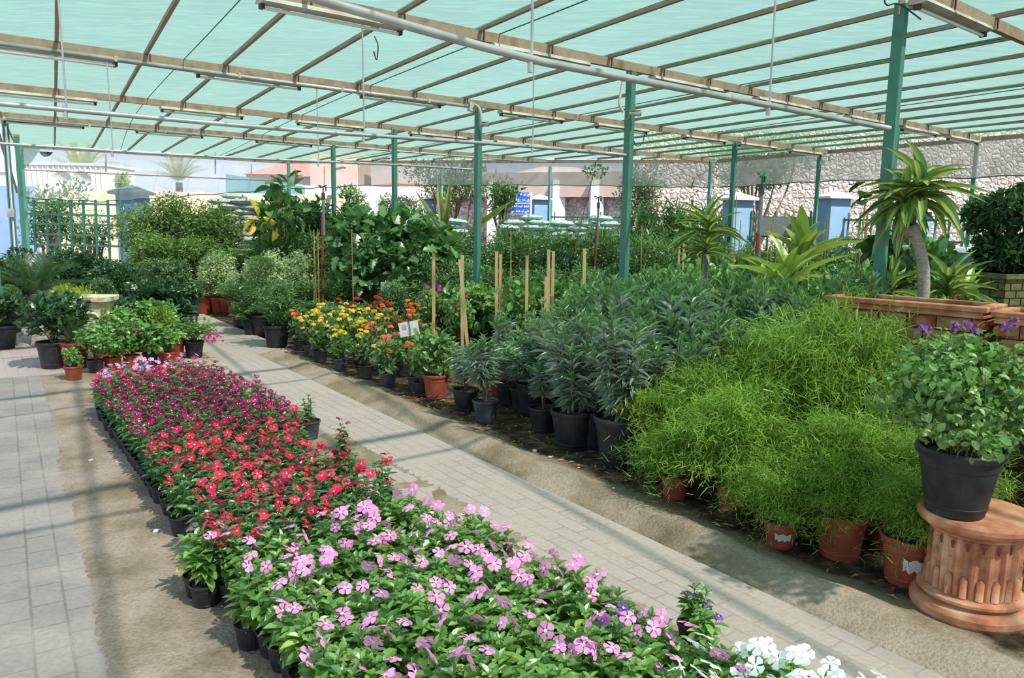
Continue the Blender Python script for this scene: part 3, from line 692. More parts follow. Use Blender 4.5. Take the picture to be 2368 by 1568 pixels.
g_ = G1[0]*X+G1[1]*Y; Z += np.exp(-((g_-.45)/.15)**2)*.015*nz*np.where(s < 9, 1, 0)
Z = np.where((o > 3.45), np.minimum(Z, .004), Z)
mb = MB(); nx = len(xs); V = np.stack([X, Y, Z], -1).reshape(-1, 3)
idx = np.arange(len(V)).reshape(len(ys), nx); Q = np.stack([idx[:-1, :-1], idx[:-1, 1:], idx[1:, 1:], idx[1:, :-1]], -1).reshape(-1, 4)
mb.add(V, Q); tag(mb.build('floor', 'ground', smooth=True), kind='structure')
def strip(name, A, B, o0, o1, s0, s1, z, mat, th=.03):
    mb = MB(); pts = [A*o+B*s for o, s in ((o0, s0), (o1, s0), (o1, s1), (o0, s1))]
    v = [(p[0], p[1], z) for p in pts]+[(p[0], p[1], z-th) for p in pts]
    mb.add(v, [[0, 1, 2, 3], [7, 6, 5, 4], [0, 4, 5, 1], [1, 5, 6, 2], [2, 6, 7, 3], [3, 7, 4, 0]]); return tag(mb.build(name, mat), kind='structure')
strip('path_centre', E1, E2, 2.05, 2.99, 0, 10.0, 0, 'pave'); strip('path_far', E1, E2, 2.05, 3.5, 10.0, 24, 0, 'pave')
strip('path_crossing', E1, E2, -1.6, 2.05, 9.75, 13.2, -.002, 'pave')
strip('path_side', G1, G2, -5, .28, -2, 24, -.004, 'paveleft')

# ================================================================== shade roof
U = np.array([.7705, .6374]); VV = np.array([-.503, .864]); O = np.array([1.24, 8.78])
def ab(a, b, z=3.35): p = O+U*a+VV*b; return (float(p[0]), float(p[1]), z)
def inv(x, y):
    dx, dy = x-O[0], y-O[1]; return (dx*.864+.503*dy)/.9863, (.7705*dy-.6374*dx)/.9863
def bmax(a): return 17.1-.05*(a+6.25) if a < .4 else 16.8-(a-.4)*(16.8-6.7)/9.1
mb = MB(); AA = np.arange(-6.35, 9.62, .211); TT = np.linspace(0, 1, 110)
grid = []
nr = R(11)
for a in AA:
    for t in TT:
        b = -12+(bmax(a)+12.06)*t
        sag = abs(math.sin(PI*(a+.366)/.844)); z = 3.475-.022*sag+.012*math.sin(b*1.7+a*.6)-(.03 if a < -6.2 else 0)
        grid.append(ab(a, b, z))
na, nb_ = len(AA), len(TT); idx = np.arange(na*nb_).reshape(na, nb_)
mb.add(np.array(grid), np.stack([idx[:-1, :-1], idx[1:, :-1], idx[1:, 1:], idx[:-1, 1:]], -1).reshape(-1, 4))
net = tag(mb.build('ceiling', 'net', smooth=True), kind='structure')
mb = MB()
for a0, a1, ph in ((-4.35, -4.0, 0), (-1.95, -1.55, 1), (2.25, 1.7, 2), (4.9, 5.4, 3), (7.3, 7.1, 4)):
    pts = []
    for i in range(26):
        t = i/25; b = -8+(bmax(a1)+8)*t; a = a0+(a1-a0)*t+.12*math.sin(t*7+ph); pts.append(ab(a, b, 3.44))
    mb.tube(pts, .006, 4)
mb.build('seam', 'seam', net)
beams = [(-3.3, 'weathered brown roof beam nearest the camera, crossing the top right corner', -6.3, 9.5), (0, 'weathered brown roof beam on the first green post from the pedestal, with five tube lights', -6.3, 9.6),
         (3.35, 'weathered roof beam with a silver conduit ending at the security camera post', -6.3, 9.5), (6.75, 'weathered brown roof beam third from the front, over the stacked sacks', -6.3, 9.4), (10.3, 'thin roof beam fourth from the front with a conduit along it', -6.3, 6.2)]
for b, lab, a0, a1 in beams:
    mb = MB(); mb.bar(ab(a0, b, 3.395), ab(a1, b, 3.395), .05, .09)
    t = mb.build('roof_beam', 'rust'); tag(t, lab, 'beam', 'roof beams of the shade house')
    mb = MB(); k = -7
    while k < 13:
        a = -.366+.844*k; k += 1
        if a0 < a < a1: mb.box(ab(a+.03, b, 3.40), (.012, .07, .085), math.atan2(.6374, .7705))
    mb.build('rafter_shadow', 'darkmetal', t)  # dark strips standing in for the rafters' shadows on the beam
for A_, B_, lab in ((ab(-6.3, 17.1, 3.39), ab(.4, 16.75, 3.39), 'far edge beam above the cream boundary wall'), (ab(.4, 16.75, 3.39), ab(9.55, 6.7, 3.39), 'far edge beam above the blue road sign'), (ab(9.55, 6.7, 3.39), ab(9.55, -4, 3.39), 'edge beam above the rubble stone wall')):
    mb = MB(); mb.bar(A_, B_, .05, .08); tag(mb.build('edge_beam', 'rust'), lab, 'beam', 'edge beams of the shade house')
k = -7
while k < 12:
    a = -.366+.844*k; k += 1
    if a < -6.3 or a > 9.5: continue
    mb = MB(); mb.bar(ab(a, -8, 3.45), ab(a, bmax(a)-.05, 3.45), .034, .04)
    tag(mb.build('rafter', 'rafter'), 'thin steel rafter running under the green shade net', 'rafter', 'rafters under the shade net')
# left edge bracing
mb = MB(); mb.bar(ab(-6.3, 8.5, 3.3), ab(-6.35, 18.4, 2.3), .05, .05); tag(mb.build('edge_brace', 'rafter'), 'sloping steel brace at the left edge of the shade house', 'brace')

# posts
posts = [(2.84, 6.09, .078, 'tall green steel post behind the striped dracaena tree'), (1.24, 8.78, .078, 'green steel post rising behind the oleanders with a coiled cable'),
         (-.53, 11.47, .078, 'green steel post with a security camera behind the timber stakes'), (-2.19, 14.54, .075, 'green steel post rising above the broad-leaved fig'),
         (-3.99, 17.57, .075, 'green steel post above the grey riser pipe'), (6.06, 12.81, .078, 'second green post close behind the dracaena post'),
         (4.36, 15.93, .078, 'green post in front of the capped blue pillar'), (6.76, 17.8, .07, 'green edge post in front of the gate pillar by the stone wall'),
         (5.02, 20.5, .07, 'green corner post beside the leaning tree'), (8.66, 15.07, .07, 'green edge post at the right before the stone wall'),
         (1.03, 23.3, .07, 'thin green post beside the small white-capped pillar'), (-2.2, 24.0, .07, 'thin green post by the pale palm fronds'),
         (-8.82, 13.9, .085, 'green post at the left edge with a conduit and box'), (-10.46, 16.83, .075, 'slim green post second from the left edge'),
         (-12.1, 19.6, .08, 'pale green corner post beside the trellis fence'), (-7.0, 10.6, .085, 'green post at the very left edge behind the potted cycad'),
         (-6.6, 23.3, .07, 'slim post in front of the fan palm')]
for x, y, w, lab in posts:
    t = thing('support_post', lab, 'post', (x, y, 0), math.atan2(.6374, .7705)+.1, 'green posts of the shade house')
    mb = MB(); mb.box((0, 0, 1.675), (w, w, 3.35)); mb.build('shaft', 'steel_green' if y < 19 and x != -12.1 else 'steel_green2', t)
    mb = MB(); mb.box((0, 0, .006), (w*2.2, w*2.2, .012)); mb.build('base_plate', 'darkmetal', t)
    mb = MB(); mb.box((0, 0, 3.33), (w*1.5, .012, .12)); mb.build('top_plate', 'rust', t)
# tube lights
def pxof(p):
    v = np.array(p)-np.array([0, 0, EYE]); zz = v@fw
    return W/2+F*(v@rt)/zz if zz > .3 else 1e5
def fixture(p0, p1, lab, z=3.35, n=1, cross_=False):
    a = np.array([*gp(*p0, z), z]); b = np.array([*gp(*p1, z), z]); d = nrm(b-a); c = (a+b)/2
    if not cross_:
        aa, bb = inv(c[0], c[1]); bk = min((q[0] for q in beams), key=lambda q: abs(q-bb)); pxm = (p0[0]+p1[0])/2
        cand = min(np.arange(-6, 9.4, .05), key=lambda q: abs(pxof(ab(q, bk, z))-pxm)); c = np.array(ab(cand, bk, z)); d = np.array([U[0], U[1], 0])
    t = thing('tube_light', lab, 'ceiling light', tuple(c), math.atan2(d[1], d[0]), 'tube lights on the roof beams')
    Lh = .62
    mb = MB(); V = []; prof = [(-.05, .0), (.05, .0), (.075, -.035), (.03, -.045), (-.03, -.045), (-.075, -.035)]
    for x in (-Lh, Lh): V += [(x, y, zz-.003) for y, zz in prof]
    mb.add(V, [[i, (i+1) % 6, (i+1) % 6+6, i+6] for i in range(6)]+[[0, 1, 2, 3, 4, 5][::-1], [6, 7, 8, 9, 10, 11]]); mb.build('housing', 'white_metal', t)
    for yy in ((0,) if n == 1 else (-.035, .035)):
        mb = MB(); mb.tube([(-Lh+.03, yy, -.075), (Lh-.03, yy, -.075)], .013, 8); mb.build('tube', 'tube', t)
    for sx_ in (-1, 1):
        mb = MB(); mb.box((sx_*(Lh-.02), 0, -.062), (.03, .05 if n == 1 else .1, .045)); mb.build('lamp_holder', 'darkmetal', t)
FX = [((2143, 45), (2270, 108), 'tube light on the near roof beam in the upper right corner'),
      ((640, 28), (905, 74), 'tube light with stained housing nearest the camera on the second beam'), ((1150, 120), (1358, 155), 'second tube light along the second beam'), ((1509, 186), (1667, 214), 'tube light just past the post with the coiled cable'),
      ((1755, 237), (1870, 262), 'tube light between the two tall right posts'), ((1959, 276), (2055, 298), 'tube light next to the dracaena post'), ((2090, 295), (2160, 312), 'tube light right of the dracaena post'), ((2200, 316), (2255, 328), 'tube light at the far right end of the second beam'),
      ((0, 122), (215, 148), 'twin tube light under the silver conduit at the left edge'), ((470, 176), (680, 207), 'tube light under the silver conduit in the left half'), ((850, 228), (1010, 247), 'tube light left of the security camera post'), ((1170, 263), (1290, 282), 'tube light right of the security camera post'),
      ((1388, 293), (1490, 310), 'tube light left behind the coiled cable post'), ((1585, 320), (1675, 333), 'tube light in the middle of the third beam'), ((1720, 338), (1780, 346), 'tube light right of the middle green post'), ((1832, 351), (1895, 361), 'tube light at the end of the third beam'),
      ((0, 222), (205, 240), 'rusty tube light at the left edge under the third brown beam'), ((382, 258), (555, 272), 'tube light above the sack pile side'), ((697, 286), (840, 300), 'tube light left of the fig post'), ((957, 308), (1070, 322), 'tube light right of the fig post'), ((1155, 332), (1250, 342), 'small far tube light above the road sign'), ((1340, 348), (1425, 358), 'small far tube light near the coiled cable post'),
      ((10, 286), (190, 300), 'tube light near the conduit elbow at the left'), ((325, 308), (462, 322), 'thin tube light above the fan palm'), ((590, 326), (720, 336), 'thin tube light above the red tiled roofs')]
for i, (a, b, lab) in enumerate(FX): fixture(a, b, lab, n=2 if i == 8 else 1)
for (a, b, lab) in (((735, 397), (850, 372), 'far tube light set crosswise by the grey post'), ((830, 374), (940, 354), 'far tube light set crosswise near the fig post')): fixture(a, b, lab, 3.42, cross_=True)
# hanging irrigation pipes under the near beams
def hangpipe(b, a0, a1, sagmid, lab, r, rods):
    zf = (lambda t: 2.455+.125*(max(0, .5-t)/.25)**1.3) if b < -1 else (lambda t: 2.46-.1*(1-t)-sagmid*math.sin(PI*t)+.012*math.sin(9*t))
    mb = MB(); pts = []
    for i in range(21):
        t = i/20; a = a0+(a1-a0)*t; z = zf(t); pts.append(ab(a, b, z))
    mb.tube(pts, r, 8); tt = tag(mb.build('water_pipe', 'pipe', smooth=True), lab, 'pipe', 'water pipes hung under the roof')
    for t in rods:
        a = a0+(a1-a0)*t; z = zf(t)
        mb = MB(); mb.tube([ab(a, b, 3.34), ab(a+.01, b, z-.02)], .007, 5); mb.tube([ab(a, b, z-.06), ab(a, b, z+.03)], .014, 6)
        mb.build('hanger_rod', 'pipe', tt)
P1ab = inv(2.84, 6.09)
hangpipe(-3.15, -7, -.03, .07, 'grey water pipe nearest the camera, ending at the dracaena post', .02, (.49, .77))
hangpipe(0, -8.5, -.04, -.0, 'grey water pipe ending at the post with the coiled cable', .017, (.36, .62, .84))
hangpipe(3.3, -8.5, -.12, 0, 'grey water pipe ending at the security camera post', .015, (.42, .7))
# conduits clipped to beams
def conduit(b, a0, a1, lab, r=.022, off=-.06, z=3.335):
    mb = MB(); mb.tube([ab(a0, b+off, z), ab((a0+a1)/2, b+off, z-.01), ab(a1, b+off, z)], r, 8); t = tag(mb.build('conduit', 'pipe', smooth=True), lab, 'conduit')
    a = a0
    while a < a1:
        mb = MB(); mb.box(ab(a, b+off, z), (.03, .055, .055), .69); mb.build('clip', 'white_metal', t); a += 1.3
    return t
conduit(3.35, -6.2, -.35, 'silver conduit clipped along the beam to a white junction box', .026)
conduit(10.3, -6.2, 5.5, 'thin conduit clipped along the fourth beam')
mb = MB(); mb.box(ab(-.28, 3.28, 3.33), (.1, .07, .12), .69); tag(mb.build('junction_box', 'white_metal'), 'white junction box at the end of the silver conduit', 'junction box')
def curve_pts(P, n=18):
    P = [np.array(p, float) for p in P]; out = []
    for i in range(len(P)-1):
        p0 = P[max(i-1, 0)]; p1 = P[i]; p2 = P[i+1]; p3 = P[min(i+2, len(P)-1)]
        for t in np.linspace(0, 1, n//(len(P)-1)+2)[:-1]:
            out.append(.5*((2*p1)+(-p0+p2)*t+(2*p0-5*p1+4*p2-p3)*t*t+(-p0+3*p1-3*p2+p3)*t**3))
    return out+[P[-1]]
def ap(x, y, Y): return at(x, y, Y)
def cable(P, lab, r=.012, mat='cable', name='cable', cat='cable'):
    mb = MB(); mb.tube(curve_pts(P), r, 6); return tag(mb.build(name, mat, smooth=True), lab, cat)
cable([ap(1098, 242, 11.4), ap(1108, 250, 11.38), ap(1113, 270, 11.36), ap(1112, 288, 11.36)], 'grey conduit bend dropping to the security camera', .02, 'white_metal')
cable([ap(1440, 188, 8.7), ap(1436, 212, 8.68), ap(1432, 240, 8.67), ap(1442, 260, 8.68)], 'white looped cable at the side of the green post', .016, 'white_metal')
def cctv(x, y, Y, lab):
    p = at(x, y, Y); t = thing('security_camera', lab, 'camera', p, -.3)
    mb = MB(); mb.tube([(-.04, 0, 0), (.08, 0, -.01)], .026, 12); mb.build('body', 'white_metal', t)
    mb = MB(); mb.tube([(.078, 0, -.01), (.086, 0, -.011)], .019, 12); mb.build('lens', 'glassy', t)
    mb = MB(); mb.tube([(-.02, 0, 0), (-.05, .02, -.05), (-.07, .03, -.06)], .009, 6); mb.build('bracket', 'white_metal', t)
    mb = MB(); mb.box((.02, 0, .028), (.13, .06, .005)); mb.build('sun_shield', 'white_metal', t)
cctv(1118, 287, 11.36, 'small white security camera on the post behind the stakes'); cctv(1464, 262, 8.68, 'small white security camera on the post with the looped cable')
cable([ap(866, 84, 6.2), ap(874, 105, 6.2), ap(871, 138, 6.22), ap(864, 118, 6.2)], 'loose wire dangling from the near water pipe', .005, 'darkmetal', 'wire', 'wire')
cable([ap(2045, 0, 5.95), ap(2052, 12, 5.95), ap(2080, 10, 5.97), ap(2130, 45, 5.9)], 'thin cable looped at the top of the dracaena post', .006)
cable([ap(1462, 308, 8.9), ap(1470, 336, 8.9), ap(1485, 332, 8.95), ap(1490, 312, 9.0)], 'thin loop of cable under the roof right of the looped-cable post', .005)
# conduit down the left edge post with its box
mb = MB(); x0, y0 = -8.72, 13.78
mb.tube([(x0+.9, y0+.8, 3.3), (x0+.05, y0, 3.3), (x0, y0-.03, 3.2), (x0, y0-.03, .1)], .018, 8); t = tag(mb.build('conduit', 'pipe', smooth=True), 'conduit running down the green post at the left edge', 'conduit')
mb = MB(); mb.box((x0, y0-.05, 1.75), (.12, .06, .15)); mb.build('switch_box', 'pipe', t)
# side nets
def sidenet(name, pts, mat, lab, n=10, waves=.03, seed=1):
    rng = R(seed); mb = MB(); m_ = 8; k = len(pts)-1; cols = []
    for i in range(k):
        for q in range(n): cols.append((i, q/n))
    cols.append((k-1, 1.0)); V = []
    for c, (i, t) in enumerate(cols):
        x0, y0, zt0, zb0 = pts[i]; x1, y1, zt1, zb1 = pts[i+1]
        dx, dy = x1-x0, y1-y0; L = math.hypot(dx, dy)
        for r in range(m_):
            v = r/(m_-1); z = (zt0+(zt1-zt0)*t)*(1-v)+(zb0+(zb1-zb0)*t)*v; w = waves*math.sin(c*.9+v*3)*v
            V.append((x0+dx*t-dy/L*w, y0+dy*t+dx/L*w, z+.015*math.sin(c*1.3)*v))
    nc = len(cols); idx = np.arange(nc*m_).reshape(nc, m_); mb.add(V, np.stack([idx[:-1, :-1], idx[1:, :-1], idx[1:, 1:], idx[:-1, 1:]], -1).reshape(-1, 4))
    o = tag(mb.build(name, mat, smooth=True), lab, 'net')
    h = MB(); h.tube([V[i*m_+m_-1] for i in range(nc)], .012, 4); h.build('hem', 'seam', o)
    return o
def q(a, b, zt, zb): p = ab(a, b); return (p[0], p[1], zt, zb)
sidenet('side_net', [q(9.58, 6.7, 3.38, 2.72), q(9.58, 3.4, 3.38, 2.76), q(9.58, .1, 3.38, 2.70), q(9.58, -3.6, 3.38, 2.68), q(9.58, -7, 3.38, 2.68)], 'netgrey', 'grey net curtain hanging before the rubble stone wall at the right', 14)
sidenet('side_net', [q(2.2, 14.85, 3.36, 2.72), q(4.5, 12.3, 3.36, 2.75), q(7, 9.55, 3.36, 2.76), q(9.52, 6.75, 3.36, 2.72)], 'netgrey', 'grey net curtain at the far side above the blue road sign', 14, .05, 2)
sidenet('side_net', [q(-6.3, 17.15, 3.36, 2.14), q(-4.4, 17.1, 3.36, 2.1), q(-2.5, 16.95, 3.36, 2.3), q(.4, 16.8, 3.36, 2.6), q(2.2, 14.9, 3.36, 2.72)], 'netclear', 'thin pale net curtain over the sky above the cream boundary wall', 14, .05, 3)
mb = MB(); a_, b_ = ab(-6.3, 17.1, 2.82), ab(.8, 16.4, 2.82); mb.tube([a_, b_], .015, 5); tag(mb.build('rail', 'rafter'), 'thin steel rail crossing the pale net at the far left', 'rail')
for x, y0, y1, Y in ((498/1, 352, 402, 22.5), (245, 358, 398, 21.0), (581, 380, 420, 23.6), (750, 385, 428, 23.7), (1147, 388, 428, 23.5), (1392, 390, 430, 21.9)):
    a_ = at(x, y0, Y); b_ = at(x, y1, Y); mb = MB(); mb.bar(a_, b_, .03, .03); tag(mb.build('hanger_strut', 'rust'), 'short rusty strut hanging at the far net edge', 'strut', 'short struts along the far net edge')
# sagging folded net corner at left
mb = MB(); V = [at(50, 338, 18.5), at(98, 338, 18.9), at(45, 395, 18.3), at(75, 372, 18.4), at(60, 388, 18.3)]
mb.add(V, [[0, 1, 3], [0, 3, 4], [0, 4, 2]]); o = tag(mb.build('net_flap', 'net'), 'loose flap of green net folded down at the left corner', 'net')
mb = MB(); V = [at(90, 350, 20), at(120, 352, 20), at(112, 360, 20), at(101, 363, 20), at(95, 358, 20)]; mb.add(V, [[0, 1, 2, 3, 4]]); mb.add([(x, y+.05, z) for x, y, z in V], [[0, 1, 2, 3, 4]]); tag(mb.build('net_bundle', 'darkmetal'), 'dark bundle of folded net under the far edge beam', 'net')

# ================================================================== background
def wallbox(name, A, B, z0, z1, th, mat, kind='structure', parent=None):
    mb = MB(); A = np.array(A, float); B = np.array(B, float); mb.bar((*A, (z0+z1)/2), (*B, (z0+z1)/2), th, z1-z0); o = mb.build(name, mat, parent)
    if kind and not parent: o['kind'] = kind
    return o
def colP(x, Y): p = at(x, 500, Y); return (p[0], Y)
def top(x, y, Y): return at(x, y, Y)[2]
wallbox('wall_left', colP(-120, 24), colP(800, 26), 0, top(200, 438, 24.3), .2, 'creamwall')
wallbox('wall_back', colP(560, 36), colP(1020, 36), 0, top(900, 432, 36), .3, 'whitewall')
wallbox('wall_far', colP(1010, 33.5), colP(1500, 30), 0, top(1300, 440, 31.8), .3, 'stonewall')
A_ = colP(1010, 33.2); B_ = colP(1500, 29.7)
mb = MB(); mb.bar((*A_, top(1250, 428, 31.5)), (*B_, top(1250, 428, 31.5)), .5, .95); tag(mb.build('trim_1', 'pinkwall'), kind='structure')
for i, x in enumerate((1140, 1290, 1378, 1470)):
    t_ = (x-1010)/490; Y_ = 33.0-3.5*t_; p = colP(x, Y_); mb = MB(); mb.box((p[0], p[1], 1.7), (.5, .35, 3.4), .1); tag(mb.build('trim_%d' % (i+2), 'whitewall'), kind='structure')
wallbox('wall_right', colP(1480, 31.5), (25, 28.5), 0, 5.4, .3, 'stonewall')
mb = MB(); p = colP(0, 23); mb.box((p[0]-.6, p[1], 1.05), (3.2, .3, 2.1+.9)); tag(mb.build('wall_blue', 'bluewall'), kind='structure')
wallbox('wall_fence_base', colP(1160, 26.5), colP(1900, 21.2), 0, .9, .25, 'bluewall2')
wallbox('wall_fence_base_right', colP(1900, 21.2), (13.5, 13.8), 0, .9, .25, 'bluewall2')
# pillars with pyramid caps
def pillar(x, ytop, Y, w, lab, body='bluewall2', capm='captop'):
    p = colP(x, Y); z = top(x, ytop, Y); t = thing('gate_pillar', lab, 'pillar', (p[0], p[1], 0), .25)
    ch = w*.38; mb = MB(); mb.box((0, 0, (z-ch)/2), (w, w, z-ch)); mb.build('body', body, t)
    mb = MB(); zc = z-ch; e = w*.72; V = [(-e, -e, zc), (e, -e, zc), (e, e, zc), (-e, e, zc), (-e, -e, zc+ch*.25), (e, -e, zc+ch*.25), (e, e, zc+ch*.25), (-e, e, zc+ch*.25), (0, 0, z)]
    mb.add(V, [[3, 2, 1, 0], [0, 1, 5, 4], [1, 2, 6, 5], [2, 3, 7, 6], [3, 0, 4, 7], [4, 5, 8], [5, 6, 8], [6, 7, 8], [7, 4, 8]]); mb.build('cap', capm, t)
pillar(1705, 444, 22, .6, 'blue pillar with pale pyramid cap left of the gate'); pillar(1926, 440, 20.6, .58, 'blue pillar with pale pyramid cap right of the gate')
pillar(1247, 449, 27, .5, 'small blue pillar with pale cap beside the road sign'); pillar(1000, 447, 27, .52, 'small blue pillar with pale cap behind the yellow palm fronds')
pillar(309, 427, 22, .72, 'blue pillar with green pyramid cap beside the trellis', 'bluewall', 'capgreen'); pillar(2112, 470, 19, .55, 'blue pillar half hidden behind the dracaena tree')
# fence panels
def fence(A, B, z0, z1, n, lab, rails=(0.05, .95), r=.02, spikes=.12):
    A = np.array(A); B = np.array(B); t = thing('metal_fence', lab, 'fence', ((A[0]+B[0])/2, (A[1]+B[1])/2, 0)); c = (A+B)/2
    for f in rails:
        z = z0+(z1-z0)*f; mb = MB(); mb.bar((A[0]-c[0], A[1]-c[1], z), (B[0]-c[0], B[1]-c[1], z), .04, .05); mb.build('rail', 'steel_green', t)
    for i in range(n):
        p = A+(B-A)*(i+.5)/n-c; mb = MB(); mb.box((p[0], p[1], (z0+z1+spikes)/2), (r*2, r*2, z1+spikes-z0)); mb.build('upright', 'steel_green', t)
fence(colP(1270, 26.2), colP(1680, 22.6), .9, 2.0, 14, 'green metal fence between the two capped pillars')
fence(colP(1730, 21.8), colP(1905, 20.9), .9, 2.05, 9, 'green metal gate panels between the tall capped pillars', (.05, .5, .95))
fence(colP(1950, 20.4), (13.3, 13.9), .9, 2.0, 26, 'green spiked fence at the right before the stone wall', (.05, .5, .95))
mb = MB(); a_ = colP(1762, 21.5); b_ = colP(1895, 20.9); mb.bar((*a_, 1.75), (*b_, 1.75), .02, .5); tag(mb.build('gate_screen', surf('grey_gate_mesh', (110, 120, 116), (140, 148, 144), 60, .8)), 'grey mesh screen on the gate between the tall pillars', 'screen')
# trellis fence
t = thing('trellis_fence', 'green grid trellis with wire mesh in front of the cream wall', 'fence', (0, 0, 0))
Yt = 20.6
for yy in (471, 497, 519, 543, 567):
    mb = MB(); mb.bar(at(52, yy-3, Yt), at(285, yy+3, Yt), .04, .05); mb.build('rail', 'steel_green', t)
for i in range(9):
    x = 80+i*28.5-(.0); mb = MB(); mb.bar(at(x-2, 462, Yt), at(x+4, 620, Yt), .05, .05); mb.build('upright', 'steel_green', t)
mb = MB(); mb.bar(at(282, 470, Yt), at(284, 570, Yt), .05, .05); mb.build('upright', 'steel_green', t)
# white cabin with dishes
p = colP(150, 30); z1 = top(150, 382, 30)
t = thing('site_cabin', 'white ribbed metal cabin behind the cream wall', 'cabin', (p[0], p[1]+1.2, 0))
mb = MB(); mb.box((0, 0, z1/2), (3.2, 2.4, z1)); mb.build('wall', 'whitewall', t)
mb = MB()
for i in range(16): mb.box((-1.5+i*.2, -1.22, z1/2+.2), (.04, .04, z1-.4))
mb.build('ribs', 'whitewall', t)
mb = MB(); mb.box((0, -.02, z1+.04), (3.3, 2.5, .1)); mb.build('roof', 'captop', t)
mb = MB(); pp = colP(8, 27); zt = top(10, 370, 27); mb.box((pp[0]-.5, pp[1], zt/2), (1.9, .5, zt)); tt = tag(mb.build('white_store', 'whitewall'), 'white metal store building at the far left edge', 'building')
mb = MB(); mb.box((pp[0]-.5, pp[1]-.28, zt-1.15), (1.95, .08, .12)); mb.box((pp[0]-.5, pp[1]-.28, zt-.4), (1.95, .05, .04)); mb.build('ledge', 'captop', tt)
for x, lab in ((148, 'left satellite dish on the white cabin'), (192, 'right satellite dish on the white cabin')):
    q_ = at(x, 418, 28.5); t = thing('satellite_dish', lab, 'satellite dish', q_, 0)
    mb = MB(); prof = [(.01, .0), (.15, .02), (.3, .07), (.38, .12)]; V = []
    for r_, z_ in prof:
        for k_ in range(16): V.append((r_*math.cos(k_*PI/8), -z_, r_*math.sin(k_*PI/8)*.9))
    mb.add(V, [[i*16+k_, i*16+(k_+1) % 16, (i+1)*16+(k_+1) % 16, (i+1)*16+k_] for i in range(3) for k_ in range(16)]); mb.build('dish', 'captop', t)
    mb = MB(); mb.tube([(0, 0, -.3), (.05, -.42, 0)], .015, 5); mb.build('feed_arm', 'darkmetal', t); mb = MB(); mb.tube([(0, 0, 0), (0, .1, -q_[2])], .03, 6); mb.build('mast', 'darkmetal', t)
# container, houses
q_ = at(600, 425, 30); mb = MB(); mb.add([at(522, 402, 30), at(665, 425, 30), at(665, 520, 30), at(522, 520, 30), *[(x, y+2.5, z) for x, y, z in (at(522, 402, 30), at(665, 425, 30), at(665, 520, 30), at(522, 520, 30))]], [[0, 3, 2, 1], [4, 5, 6, 7], [0, 1, 5, 4], [1, 2, 6, 5], [0, 4, 7, 3]]); tag(mb.build('shipping_container', 'tealbox'), 'teal box container behind the white sacks', 'container')
def house(x0, x1, ye, yr, Y, dep, lab, wall='whitewall', roofm='redroof'):
    a_ = at(x0, ye, Y); b_ = at(x1, ye, Y); c = ((a_[0]+b_[0])/2, Y+dep/2); w = b_[0]-a_[0]; z = a_[2]; zr = top((x0+x1)/2, yr, Y+dep/2)
    t = thing('house', lab, 'house', (c[0], c[1], 0)); mb = MB(); mb.box((0, 0, z/2), (w*.94, dep*.94, z)); mb.build('wall', wall, t)
    mb = MB(); e, g = w/2, dep/2; mb.add([(-e, -g, z), (e, -g, z), (e, g, z), (-e, g, z), (-e*.35, 0, zr), (e*.35, 0, zr)], [[0, 1, 5, 4], [1, 2, 5], [2, 3, 4, 5], [3, 0, 4], [3, 2, 1, 0]]); mb.build('roof', roofm, t)
    for k_ in (-.5, 0, .5):
        f = MB(); f.box((k_*w*.8, -dep*.47-.03, z*.6), (w*.09, .08, z*.2)); wn = f.build('window', 'captop', t); f = MB(); f.box((k_*w*.8, -dep*.47-.08, z*.6), (w*.07, .03, z*.17)); f.build('pane', 'glassy', wn)
house(560, 720, 402, 376, 62, 12, 'distant house with red tiled roof behind the teal container', 'pinkwall'); house(690, 890, 408, 385, 55, 12, 'distant house with red hipped roof beside the grey post', 'pinkwall')
house(830, 1010, 430, 424, 44, 8, 'long white house with low red roof behind the shrubs'); house(1180, 1420, 402, 386, 60, 12, 'pale flat house beyond the stone wall', 'pinkwall', 'pinkwall'); house(900, 1010, 418, 402, 66, 10, 'small far house with red roof', 'pinkwall')
mb = MB(); pt = [at(840-120, 372, 58), at(1000-140, 372, 58)]; a_ = at(790, 360, 50); mb.box((a_[0], a_[1], a_[2]/2), (3.2, 3, a_[2])); tag(mb.build('tower_block', 'pinkwall'), 'pale square block behind the red roofs', 'building')
mb = MB(); a_ = at(816, 372, 50); mb.box((a_[0]+3.2, a_[1], a_[2]/2), (3.6, 3, a_[2]*1.0)); tag(mb.build('pale_block', 'whitewall'), 'white flat-roofed block right of the red roofs', 'building')
